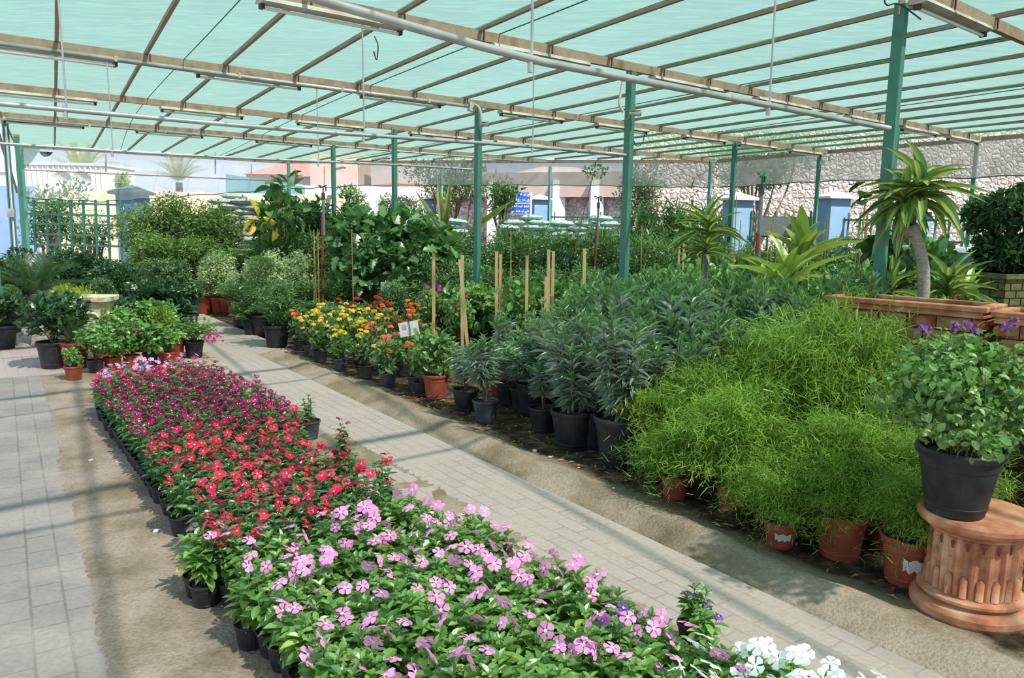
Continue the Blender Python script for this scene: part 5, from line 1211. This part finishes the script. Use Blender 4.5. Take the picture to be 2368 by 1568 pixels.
for i, (x, y, f, s_) in enumerate(ix):
    X_, Y_ = gp(x, y, 0); Y_ += .06
    lab = ('%s-flowering ixora in the front row of small pots' if i < 9 else '%s-flowering ixora in the rows behind the small front pots') % cn.get(f, 'leafy non') if f else 'leafy shrub without blooms in a small black pot by the terracotta pot'
    plant('ixora', lab, 'ixora', 'ixora', X_, Y_, 'smallgrey' if i % 2 else 'small', s=1.15*s_, hs=1.1*s_, flowers=f, var=i, group=('%s ixoras in the ' % cn.get(f, 'leafy'))+('front row' if i < 9 else 'rear rows'))
x, y = gp(1005, 925, 0); plant('leafy_shrub', 'bright green shrub in the terracotta-coloured pot between ixoras and oleanders', 'potted plant', 'leafy', x, y+.1, 'red', s=.85, hs=.95, var=0)
# white card on a wire
p = at(946, 762, 8.05); t = thing('price_card', 'white tilted price card on a black wire among the ixoras', 'sign', (p[0], p[1], 0), .15)
mb = MB(); mb.bar((-.1, 0, p[2]-.01), (.1, 0, p[2]+.025), .004, .15); mb.build('card', 'label_white', t)
mb = MB(); mb.tube([(.02, -.01, 0), (.01, -.012, p[2]), (-.02, -.01, p[2]+.17)], .004, 5); mb.build('wire', 'potblack', t)
mb = MB(); mb.bar((-.07, -.004, p[2]+.02), (-.03, -.004, p[2]+.026), .003, .05); mb.build('faded_print', 'ink', t)
mb = MB(); mb.bar((.05, -.004, p[2]-.01), (.08, -.004, p[2]-.005), .003, .05); mb.build('green_print', 'inkgreen', t)
# black pots with shrubs by the path
x, y = gp(633, 806, 0); plant('potted_shrub', 'loose green shrub in the black pot standing alone at the path corner', 'potted plant', 'feather', x, y+.15, 'big', s=.95, hs=.62, var=1)
x, y = gp(600, 775, 0); plant('potted_shrub', 'feathery shrub just behind the lone black pot', 'potted plant', 'feather', x, y+.15, 'big', s=.9, hs=.6, var=2)
# ================================================================== bougainvilleas with stakes
st_ = [(1003, 585, 745, 8.9), (1069, 590, 778, 8.2), (1148, 582, 725, 9.1), (1158, 588, 725, 9.15), (1219, 591, 735, 8.9), (1269, 577, 700, 9.0), (1280, 581, 712, 8.9), (1263, 640, 720, 8.6), (1352, 575, 720, 8.6), (1572, 560, 640, 9.5), (1582, 563, 640, 9.6)]
for i, (x, y0, y1, Y_) in enumerate(st_):
    a_ = at(x, y0, Y_); mb = MB(); mb.bar((a_[0]+.01*(i % 3), Y_, .0), (a_[0], Y_+.01, a_[2]), .035 if i < 9 else .02, .02)
    tag(mb.build('timber_stake', 'wood'), 'square pale timber stake standing among the bougainvilleas', 'stake', 'timber stakes among the bougainvilleas')
a_ = at(1068, 600, 8.15); mb = MB(); mb.bar((a_[0]+.1, 8.1, .1), (a_[0]-.02, 8.15, a_[2]), .035, .02); tag(mb.build('timber_stake', 'wood'), 'thicker leaning timber stake with a knot beside the terracotta pot', 'stake')
for i, (x, y, f) in enumerate([(1003, 800, 'bo_mag'), (1060, 815, 'bo_mag'), (1150, 800, 'bo_mag'), (1220, 800, 'bo_few'), (1275, 790, 'bo_mag'), (1350, 800, 'bo_mag'), (1100, 790, 'bo_few'), (1180, 770, 'bo_few'), (1300, 770, 'bo_mag'), (1400, 790, 'bo_few'), (1450, 780, None)]):
    X_, Y_ = gp(x, y, 0); plant('bougainvillea', 'magenta bougainvillea tied to a pale timber stake', 'bougainvillea', 'boug', X_, Y_, 'mid', s=.85, hs=.9+.3*random.random(), flowers=f, var=i, group='magenta bougainvilleas between stakes')
# ================================================================== rows of shrubs behind
def row(xs_, ytop, Y_, kind, name, lab, w=1, hb=None, pot_='big', cat='shrub', jit=12, wob=.25, group=None, flowers=None):
    for i, x in enumerate(xs_):
        x = x+random.uniform(-jit, jit); Yi = Y_+random.uniform(-wob, wob); yt = ytop[i] if isinstance(ytop, (list, tuple)) else ytop+random.uniform(-jit*.7, jit*.7)
        p = at(x, yt, Yi); ph = POT[pot_][3]*.88; base = {'ficus': 1.9, 'darkficus': 1.2, 'mid': 1.2, 'hedge': .95, 'varieg': 1.1, 'lime': .7, 'fig': 1.8, 'broad': .7, 'feather': 1.2, 'cassava': 2.2, 'oleander': 1.05, 'boug': .6, 'leafy': .5, 'ball': .55, 'goldbush': .4}[kind]
        h = max(.25, p[2]-ph); 
        plant(name, lab, cat, kind, p[0], Yi, pot_, s=w*(.9+.2*random.random()), hs=h/base, group=group or lab, var=i, flowers=flowers)
rg_ = lambda a, b, s_: list(range(a, b, s_))
# left hedge of dark ficus
row([20, 70, 125, 180, 235, 275], [590, 572, 578, 568, 585, 615], 13.2, 'darkficus', 'ficus_shrub', 'dark glossy ficus in the hedge below the trellis', 1.05)
row([45, 150, 250], 600, 12.3, 'darkficus', 'ficus_shrub', 'dark glossy ficus in the front of the hedge below the trellis', 1.0)
# tall light ficus trees
row([330, 375, 420, 460, 500], [455, 445, 452, 448, 466], 17.2, 'ficus', 'ficus_tree', 'tall yellow-green ficus in the back row beside the blue pillar', 1.15, pot_='redtall', jit=5)
row([345, 400, 455, 510, 560, 605], [520, 540, 545, 560, 575, 560], 15.8, 'ficus', 'ficus_tree', 'yellow-green ficus in the second row beside the blue pillar', 1.0, pot_='redtall', jit=6)
row([370, 420, 395], [590, 600, 620], 14.9, 'hedge', 'potted_shrub', 'dark green shrub in a red pot below the ficus trees', 1.1, pot_='redtall')
row([500, 470, 520, 545, 505], [560, 640, 650, 665, 600], 14.2, 'varieg', 'variegated_ficus', 'cream-variegated ficus in the row of red pots', 1.05, pot_='redtall', jit=3)
row([590, 640, 680, 620, 665], [580, 565, 570, 640, 640], 13.8, 'varieg', 'variegated_ficus', 'cream-variegated ficus behind the small topiary', 1.0, pot_='redtall', jit=6)
for i, (x, y) in enumerate([(458, 700), (478, 710), (492, 716), (508, 722), (522, 728), (540, 736)]):
    X_, Y_ = gp(x, y, 0); plant('variegated_ficus', 'small cream-variegated ficus along the path in a red pot', 'shrub', 'varieg', X_, Y_+.15, 'redtall', s=.7, hs=.55, group='small variegated ficus along the path', var=i)
for i, (x, y) in enumerate([(352, 668), (372, 676), (395, 684)]):
    X_, Y_ = gp(x, y, 0); plant('ficus_tree', 'small yellowing ficus in a red pot at the left end of the row', 'shrub', 'ficus', X_, Y_, 'redtall', s=.7, hs=.6, group='yellowing ficus at the left end of the row', var=i)
X_, Y_ = at(604, 640, 11.6)[:2]; t = plant('topiary_shrub', 'small dark clipped ball shrub left of the riser pipe', 'shrub', 'ball', X_, Y_, 'big', s=.85, hs=.7, z=.0); 
for ch in t.children:
    if ch.name.startswith('foliage'): ch.location.z += .55
# dark mixed trees left-centre
row([630, 665, 700, 745, 800], [480, 450, 455, 445, 470], 16.6, 'darkficus', 'dark_tree', 'dark-leaved tree in the tall group beside the sacks', 1.3)
row([640, 690, 740, 790], [520, 530, 535, 540], 15.2, 'mid', 'dark_tree', 'mid-green tree in front of the tall dark group', 1.1)
p = at(650, 415, 14.9); t = thing('rubber_tree', 'tree with large oval leaves and several yellowed ones beside the sacks', 'tree', (p[0], 14.9, 0)); q_ = part(POT['big'][0], t, 'pot'); part(POT['big'][1], q_, 'soil')
rng = R(61); mb = crown(rng, [((0, 0, p[2]-.12), (.3, .25, .16)), ((.1, 0, p[2]-.55), (.32, .3, .2)), ((-.2, -.1, p[2]-.7), (.2, .2, .2))], 85, T_OV, .28, .15, upb=.1, lvar=.2, shell=.8); mb.build('foliage', 'fig', t)
mb = crown(rng, [((-.2, -.25, p[2]-.75), (.3, .1, .15))], 9, T_OV, .3, .14, upb=-.6); mb.build('yellowed_leaves', 'yellowleaf', t)
mb = MB(); mb.tube([(0, 0, .2), (.03, 0, 1.4), (0, 0, p[2]-.1)], [.03, .02, .01], 6); mb.build('trunk', 'twig', t)
row([560, 620, 700, 760], 650, 12.4, 'mid', 'young_shrub', 'feathery green shrub in the low rows left of the hedge block', .95)
row([590, 650, 710, 770, 830], 690, 11.4, 'feather', 'young_shrub', 'soft green shrub in the front low row behind the ixoras', .8, pot_='mid')
row([700, 780, 850], 640, 13.6, 'mid', 'young_shrub', 'green shrub between the riser pipe and the fig', .9)
# fig group
row([815, 880, 940, 1000], [490, 492, 485, 515], 13.2, 'fig', 'fig_tree', 'broad-leaved fig in the group below the green post', .8)
row([850, 930], 560, 12.4, 'fig', 'fig_tree', 'low broad-leaved fig in front of the group', .6)
row([890, 935, 985, 1035, 1070], [590, 585, 588, 590, 600], 12.6, 'hedge', 'hedge_shrub', 'dark dense-leaved shrub in the clipped block behind the first stake', .95, pot_='big')
row([910, 960, 1010, 1060], 640, 11.9, 'hedge', 'hedge_shrub', 'dark dense-leaved shrub in the front of the clipped block', .85, pot_='mid')
# centre and right masses
row(rg_(1040, 1460, 60), 500, 17.5, 'feather', 'young_tree', 'airy green tree in the far centre row', 1.25)
row(rg_(1030, 1460, 62), 545, 15.2, 'mid', 'green_shrub', 'green shrub in the centre behind the stakes', 1.1)
row(rg_(1060, 1480, 55), 600, 12.6, 'feather', 'green_shrub', 'soft green shrub in the centre row behind the stakes', 1.0)
row(rg_(1080, 1500, 60), 660, 10.6, 'leafy', 'green_shrub', 'leafy green shrub in the row just behind the stakes', 1.2, pot_='mid')
row([1275, 1310], [565, 570], 13.4, 'darkficus', 'dark_shrub', 'rounded dark green shrub below the green sacks', .65)
row([1190, 1160, 1370, 1400], [505, 520, 520, 500], 16.2, 'cassava', 'green_shrub', 'coarse-leaved green plant below the road sign', .5)
row([1490, 1540, 1590, 1620], [450, 440, 432, 460], 16, 'cassava', 'cassava_tree', 'tall light-green cassava right of the coiled cable post', .85)
row([1480, 1540, 1600], 510, 14.6, 'feather', 'young_tree', 'airy green tree below the cassava', 1.2)
row(rg_(1480, 2030, 60), 560, 12.4, 'mid', 'green_shrub', 'green shrub in the row below the capped pillars', 1.0)
row(rg_(1490, 2030, 60), 540, 14.4, 'feather', 'green_shrub', 'feathery shrub in the far row below the gate', 1.0)
row(rg_(1500, 2020, 60), 600, 10.4, 'boug', 'green_shrub', 'young bright green shrub in the row behind the oleanders', 1.5, pot_='mid')
row(rg_(1480, 1760, 60), 640, 8.9, 'leafy', 'green_shrub', 'bright green leafy shrub just behind the oleander tips', 1.2, pot_='mid')
row([2060, 2110, 2160, 2205, 2250], [590, 565, 560, 590, 620], 10.6, 'leafy', 'hibiscus', 'round-leaved hibiscus bush behind the dracaena trunk', 1.5, pot_='mid')
row([2040, 2100, 2160, 2220], 640, 9.0, 'leafy', 'hibiscus', 'hibiscus bush just behind the stone planter', 1.3, pot_='mid', flowers='bo_few')
row([2290, 2340], 600, 11.5, 'mid', 'green_shrub', 'green shrub behind the olive planter', .9)
# canes
for i in range(34):
    x = random.choice([1760, 1790, 1830, 1855, 1880, 1905, 1935, 1960, 1990, 2010, 1620, 1700, 1490, 1180, 730, 820])+random.uniform(-14, 14); yt = random.uniform(450, 540) if x > 1700 else random.uniform(520, 590); Yi = random.uniform(10.2, 12)
    a_ = at(x, yt, Yi); mb = MB(); mb.tube([(a_[0]+random.uniform(-.04, .04), Yi, 0), (a_[0], Yi, a_[2])], .007, 5); tag(mb.build('bamboo_cane', 'cane'), 'thin bamboo cane supporting a young plant', 'cane', 'bamboo canes among the young plants')
# sprinkler risers
def riser(x, y0, ymid, Y_, lab, two=True):
    p = at(x, y0, Y_); zt = p[2]; zm = at(x, ymid, Y_)[2]; t = thing('sprinkler_riser', lab, 'sprinkler', (p[0], Y_, 0), random.random())
    mb = MB(); mb.tube([(-.02, 0, 0), (0, 0, zm)], .02, 8); mb.build('lower_pole', 'rustpole', t); mb = MB(); mb.tube([(.02, 0, zm-.35), (.02, 0, zt-.12)], .02, 8); mb.build('pipe', 'greypvc', t)
    mb = MB(); mb.tube([(.02, 0, zt-.2), (.02, 0, zt-.1)], .028, 8); mb.build('coupling', 'potgrey', t)
    mb = MB(); mb.tube([(.02, 0, zt-.1), (.02, 0, zt-.02)], .012, 6); mb.tube([(-.03, 0, zt-.03), (.07, 0, zt+.01)], .01, 6); mb.box((.06, 0, zt-.05), (.02, .03, .06)); mb.box((-.03, .02, zt), (.05, .012, .02)); mb.build('sprinkler_head', surf('green_plastic', (30, 110, 70), None) if two else 'potblack', t)
riser(1762, 402, 540, 7.9, 'grey pipe riser with green sprinkler head beside a rusty pole, left of the gate pillar'); riser(744, 430, 490, 12.0, 'grey and rust sprinkler riser in front of the dark trees', False); riser(1382, 455, 520, 14, 'thin far sprinkler riser in front of the green sacks', False)

# ================================================================== left group
x, y = gp(105, 856, 0); plant('potted_shrub', 'dense dark green shrub in the large ribbed black pot on the left paving', 'potted plant', 'broad', x, y+.18, 'big', s=1.0, hs=.85, var=0)
x, y = gp(0, 800, 0); plant('potted_shrub', 'shrub with small orange fruits in a grey pot at the left edge', 'potted plant', 'broad', x-.05, y, 'midgrey', s=.8, hs=.75, var=1)
x, y = at(60, 720, 10.2)[:2]; plant('potted_shrub', 'dark shrub between the cycad and the left edge', 'potted plant', 'broad', x-.2, 10.0, 'big', s=.9, hs=.6, var=1)
t = headplant('cycad', 85, 690, 10.3, .85, 'sago_cycad', 'large sago cycad with arching dark fronds behind the potted shrub', 0, 'cycad', 1, .3, .11)
for x, yt, w_, Yi, lab in ((140, 645, .9, 11.3, 'clipped round green bush behind the cream urn, left one'), (232, 638, 1.05, 11.6, 'clipped round green bush directly behind the cream urn'), (15, 655, 1.0, 11.2, 'clipped round bush at the left edge')):
    p = at(x, yt, Yi); plant('round_bush', lab, 'shrub', 'ball', p[0], Yi, 'big', s=w_, hs=(p[2]-.26)/.55)
p = at(160, 655, 10.6); plant('golden_bush', 'small yellow-green bush left of the cream urn', 'shrub', 'goldbush', p[0], 10.6, 'mid', s=1.2, hs=(p[2]-.18)/.4)
row([265, 305, 340], [610, 650, 670], 12.2, 'darkficus', 'dark_shrub', 'dark green shrub between the hedge and the path', .6)
row([335, 385, 360, 410], [690, 665, 650, 690], 10.8, 'broad', 'gardenia_shrub', 'broad glossy green shrub in a black pot left of the path', 1.0)
x, y = gp(430, 775, 0); plant('gardenia_shrub', 'glossy shrub in the black pot right at the left side of the path', 'potted plant', 'broad', x-.05, y+.15, 'big', s=.8, hs=.7)
x, y = gp(285, 740, 0)
row([290, 250], [690, 715], 10.0, 'broad', 'dark_shrub', 'dark green shrub right behind the cream urn', .75, pot_='mid')
# cream urn planter
p = at(209, 686, 9.5); zt = p[2]; t = thing('carved_urn', 'tall cream carved stone planter with square flared rim', 'planter', (p[0], 9.5+.1, 0), .12)
mb = MB(); hw = .2
prof = [(.17, 0), (.18, .04), (.14, .08), (.15, .2), (.165, zt-.2), (.18, zt-.1), (.19, zt-.08)]
V = []; 
def sq(r, z, n=32):
    o_ = []
    for k in range(n):
        th = 2*PI*k/n+PI/4; c_, s_ = math.cos(th), math.sin(th); m_ = (abs(c_)**6+abs(s_)**6)**(1/6); o_.append((r*c_/m_, r*s_/m_, z))
    return o_
for r_, z_ in prof: V += sq(r_, z_)
n_ = 32; F_ = [[i*n_+k, i*n_+(k+1) % n_, (i+1)*n_+(k+1) % n_, (i+1)*n_+k] for i in range(len(prof)-1) for k in range(n_)]
mb.add(V, F_); mb.build('body', 'cream_stone', t)
mb = MB(); V = []; pf = [(.19, zt-.08), (.23, zt-.05), (.235, zt), (.2, zt), (.185, zt-.03), (.17, zt-.1)]
for r_, z_ in pf: V += sq(r_, z_)
mb.add(V, [[i*n_+k, i*n_+(k+1) % n_, (i+1)*n_+(k+1) % n_, (i+1)*n_+k] for i in range(len(pf)-1) for k in range(n_)]); mb.build('rim', 'cream_stone', t)
mb = MB(); rng = R(6)
for k in range(4):
    th = k*PI/2-PI/2; cx_, cy_ = math.cos(th)*.165, math.sin(th)*.165; tx, ty = -math.sin(th), math.cos(th)
    pts = [(cx_+tx*.09*math.cos(q)+math.cos(th)*.004, cy_+ty*.09*math.cos(q)+math.sin(th)*.004, zt*.62+.09*math.sin(q)) for q in np.linspace(-.4, PI+.4, 14)]; mb.tube(pts, .02, 6)
    for s_ in (-1, 1):
        mb.tube([(cx_+tx*s_*.12, cy_+ty*s_*.12, .15), (cx_+tx*s_*.13, cy_+ty*s_*.13, zt*.5), (cx_+tx*s_*.14, cy_+ty*s_*.14, zt-.14)], [.016, .02, .014], 6)
mb.build('carving', 'cream_stone', t, smooth=True)
mb = MB(); mb.add(sq(.18, zt-.07), [list(range(32))]); mb.build('soil', 'soil', t)
# small plants in front of the urn
p = gp(175, 850, 0); t = plant('small_cycad', 'small sago cycad in a terracotta pot in front of the cream urn', 'cycad', 'cycad_small', p[0], p[1], 'redtall', s=1.0, hs=1.1)
p = gp(172, 878, 0); plant('small_shrub', 'small seedling in a black and terracotta pot at the bed corner', 'potted plant', 'leafy', p[0], p[1], 'redsmall', s=.4, hs=.4)
bl = [(205, 868, 'bo_few', .8), (245, 862, None, .85), (290, 856, 'bo_few', .9), (335, 850, None, .95), (270, 825, 'bo_few', 1.0), (315, 815, None, 1.1), (355, 815, 'bo_few', 1.1), (372, 848, None, .7), (225, 835, None, .8), (300, 790, None, 1.1), (345, 790, None, 1.1)]
for i, (x, y, f, s_) in enumerate(bl):
    X_, Y_ = gp(x, y, 0); plant('croton_shrub', 'leafy green bougainvillea in the cluster behind the pale pink periwinkles', 'potted plant', 'leafy' if i % 2 else 'boug', X_, Y_+.15, 'redsmall' if i % 3 else 'small', s=s_*1.05, hs=s_*.85, flowers=f, group='bougainvilleas behind the pale pink row', var=i)
x, y = gp(345, 830, 0); plant('croton_shrub', 'shrub with a large yellow leaf above the pale pink periwinkles', 'potted plant', 'lime', x, y+.4, 'red', s=.5, hs=.6)
x, y = gp(440, 835, 0); plant('bougainvillea', 'sprawling bougainvillea with a magenta spray reaching over the path', 'bougainvillea', 'boug', x-.05, y+.25, 'mid', s=.95, hs=.55, var=2)
t = [o for o in C.objects if o.get('label', '').startswith('sprawling')][0]
rng = R(5); mb = MB()
for k in range(70):
    P0 = np.array([.28+rng.normal()*.06, -.12+rng.normal()*.05, .28+rng.normal()*.04]); put(mb, T_DIA, P0[None], rng.normal(size=(1, 3)), rng.normal(size=(1, 3)), .035, .03)
o = mb.build('flower_spray', 'f_mag', t); t.rotation_euler.z = 0
mb = MB(); mb.tube(curve_pts([(0, 0, .18), (.1, -.03, .38), (.22, -.1, .36), (.3, -.12, .3)]), .004, 5); mb.build('long_shoot', 'twig', t)
mb = MB()
for k in range(6):
    P0 = np.array([rng.normal()*.06, 0, .5+rng.normal()*.04]); put(mb, T_OV, P0[None], rng.normal(size=(1, 3)), rng.normal(size=(1, 3)), .1, .06)
x, y = gp(395, 838, 0)
for (xx, yy, lab, s_) in ((405, 828, 'empty terracotta plastic pot behind the pale pink row', 1), (392, 846, 'small empty terracotta pot in front of the larger empty one', .7)):
    X_, Y_ = gp(xx, yy, 0); t = thing('flower_pot', lab, 'pot', (X_, Y_, 0), 0); c_ = part(POT['redtall'][0], t, 'shell'); c_.scale = (s_*.8,)*3; d_ = part(POT['redtall'][1], c_, 'soil')
p = at(397, 795, 9.2); mb = MB(); mb.tube([(p[0], 9.2, .25), (p[0], 9.2, p[2]+.06)], [.07, .06], 14); t = tag(mb.build('plastic_cylinder', 'palesheet'), 'pale translucent plastic cylinder above the empty terracotta pot', 'container')
p = at(318, 664, 11.5); mb = MB(); mb.box((p[0], 11.4, p[2]), (.09, .01, .1)); tag(mb.build('white_tag', 'label_white'), 'small white tag hanging on the dark shrub left of the path', 'tag')
p = at(893, 663, 12.0); mb = MB(); mb.box((p[0], 12.0, p[2]), (.16, .02, .14)); tag(mb.build('white_board', 'label_white'), 'small white board under the clipped dark block', 'board')
# leaf litter
rng = R(15); 
for nm, mat, region, n, lab in (('fallen_leaves', 'dry', 0, 900, 'dry leaves and twigs littering the dark soil under the oleanders'), ('fallen_petals', 'f_mag', 1, 60, 'fallen magenta petals on the soil by the terracotta pot'), ('fallen_petals', 'f_yellow', 2, 50, 'fallen yellow petals on the soil beside the ixoras')):
    P = []
    while len(P) < n:
        if region == 0: oo = 3.4+1.2*rng.random(); ss = 1.5+6*rng.random()
        elif region == 1: oo = 3.35+.4*rng.random(); ss = 5.6+1.2*rng.random()
        else: oo = 3.05+.35*rng.random(); ss = 8+2*rng.random()
        p = uo*oo+us*ss; P.append((p[0], p[1], .012 if region == 0 else .03))
    P = np.array(P); mb = MB(); D = rng.normal(size=(n, 3)); D[:, 2] *= .1; s_ = .6+.8*rng.random(n)
    put(mb, T_DIA, P, D, np.tile([0, 0, 1.], (n, 1))+rng.normal(size=(n, 3))*.2, (.05 if region == 0 else .02)*s_, (.014 if region == 0 else .016)*s_); tag(mb.build(nm, mat), lab, 'litter', kind='stuff')
rng = R(9)
for i in range(14):
    oo = 3.12+.3*rng.random() if i % 2 else .5+.3*rng.random(); ss = 2+5*rng.random(); p = uo*oo+us*ss
    mb = MB(); bmr = .008+.012*rng.random(); V = nrm(rng.normal(size=(10, 3)))*bmr*np.array([1, 1, .6]); 
    import bmesh
    bm = bmesh.new(); bmesh.ops.create_icosphere(bm, subdivisions=1, radius=bmr)
    for v in bm.verts: v.co *= 1+.25*rng.normal(); v.co.z *= .6
    me = bpy.data.meshes.new('pebble'); bm.to_mesh(me); bm.free(); me.materials.append(MT['captop']); o = bpy.data.objects.new('pebble', me); C.objects.link(o); o.location = (p[0], p[1], .02 if i % 2 else .006); tag(o, 'small pale pebble lying on the sandy soil', 'pebble', 'pebbles on the sandy soil')

# ================================================================== far trees and palms
def fartree(x, yt, yb, Y_, wpx, name, lab, mat, n, trunk='bark', L=.16, dens=None):
    p = at(x, yt, Y_); w = wpx*Y_/F; h = p[2]; zb = max(.3, at(x, yb, Y_)[2]); rng = R(int(x)); t = thing(name, lab, 'tree', (p[0], Y_, 0))
    lb = [((rng.normal()*w*.18, rng.normal()*w*.15, zb+(h-zb)*(.25+.6*rng.random())), (w*.24, w*.24, (h-zb)*.2)) for _ in range(8)]+[((0, 0, (zb+h)/2), (w*.36, w*.3, (h-zb)*.4))]
    mb = crown(rng, lb, n, T_DIA, L, L*.45, shell=.8); mb.build('foliage', mat, t)
    branches(rng, (0, 0, 0), [c for c, r in lb], .07, .02, 6, wob=.06).build('trunk', trunk, t)
MT['fartree'] = leafmat('far_tree_leaf', [(96, 112, 80), (120, 132, 96), (84, 100, 70), (136, 144, 108)])
fartree(1760, 320, 450, 23.5, 300, 'shade_tree', 'wide grey-green tree hanging over the gate behind the net', 'fartree', 4200, L=.14)
fartree(1495, 370, 560, 21.5, 120, 'airy_tree', 'airy grey-green tree right of the coiled cable post', 'fartree', 1600, L=.12)
fartree(1050, 350, 500, 27, 230, 'airy_tree', 'pale olive tree behind the yellow palm fronds', 'fartree', 2600, L=.16)
fartree(1160, 425, 520, 21, 90, 'young_conifer', 'small feathery dark tree covering the left of the road sign', 'feather', 900, L=.12)
fartree(925, 450, 520, 20, 160, 'young_tree', 'thin-leaved grey tree before the white house', 'fartree', 900, L=.09)
fartree(820, 430, 520, 24, 80, 'young_tree', 'small green tree left of the white house', 'mid', 800, L=.12)
fartree(268, 400, 440, 31, 60, 'young_tree', 'yellow-green tree behind the cabin and cream wall', 'lime', 500, L=.16)
fartree(118, 420, 600, 21.6, 150, 'frangipani_tree', 'narrow-leaved tree behind the trellis', 'mid', 1500, L=.14)
fartree(205, 478, 600, 21.8, 130, 'airy_tree', 'sparse thin-leaved tree behind the trellis, next to the bushy one', 'mid', 1000, L=.09)
headplant('datepalm', 190, 418, 36, .85, 'date_palm', 'date palm with drooping fronds behind the white cabin', 0, 'palm', 1, tw=.2)
headplant('datepalm', 414, 425, 30, .55, 'fan_palm', 'round-headed fan palm rising above the ficus trees', 0, 'palm', 1, tw=.18)
rng = R(44); p = at(1030, 490, 15); t = thing('palm_seedling', 'young palm with upright yellow-green pleated leaves behind the fig', 'palm', (p[0], 15, 0)); mb = MB()
for (dx, dz, ln, w_) in ((-.32, .5, .9, .12), (-.08, .6, 1.0, .15), (.05, .65, 1.0, .13), (.02, .3, .6, .16), (.62, .5, 1.0, .13), (.4, .3, .6, .12)):
    b_ = np.array([dx*.25+(.35 if dx > .3 else 0), 0, p[2]-.4]); D = np.array([[dx*(.9 if dx < .3 else .9), -.1, dz]]); put(mb, T_LAN, b_[None], D, np.array([[0, -1, .3]]), ln, w_)
mb.build('leaves', 'palm', t); mb = MB(); mb.tube([(0, 0, 0), (.05, 0, p[2]-.35)], .05, 6); mb.tube([(.05, 0, p[2]-.8), (.38, 0, p[2]-.38)], .03, 6); mb.build('stem', 'greenstem', t)
p = at(1378, 395, 13.5); t = thing('moringa_sapling', 'thin sapling with a few feathery leaves reaching toward the far net', 'tree', (p[0]-.35, 13.5, 0)); mb = MB(); mb.tube([(0, 0, 0), (.05, 0, 1.4), (.3, 0, p[2]-.1), (.35, 0, p[2])], [.012, .01, .006, .004], 5); mb.build('stem', 'twig', t)
mb = crown(R(2), [((.35, 0, p[2]), (.22, .22, .1))], 90, T_DIA, .07, .03, upb=-.1); mb.build('foliage', 'mid', t)

for o in HIDE:
    bpy.data.objects.remove(o, do_unlink=True)
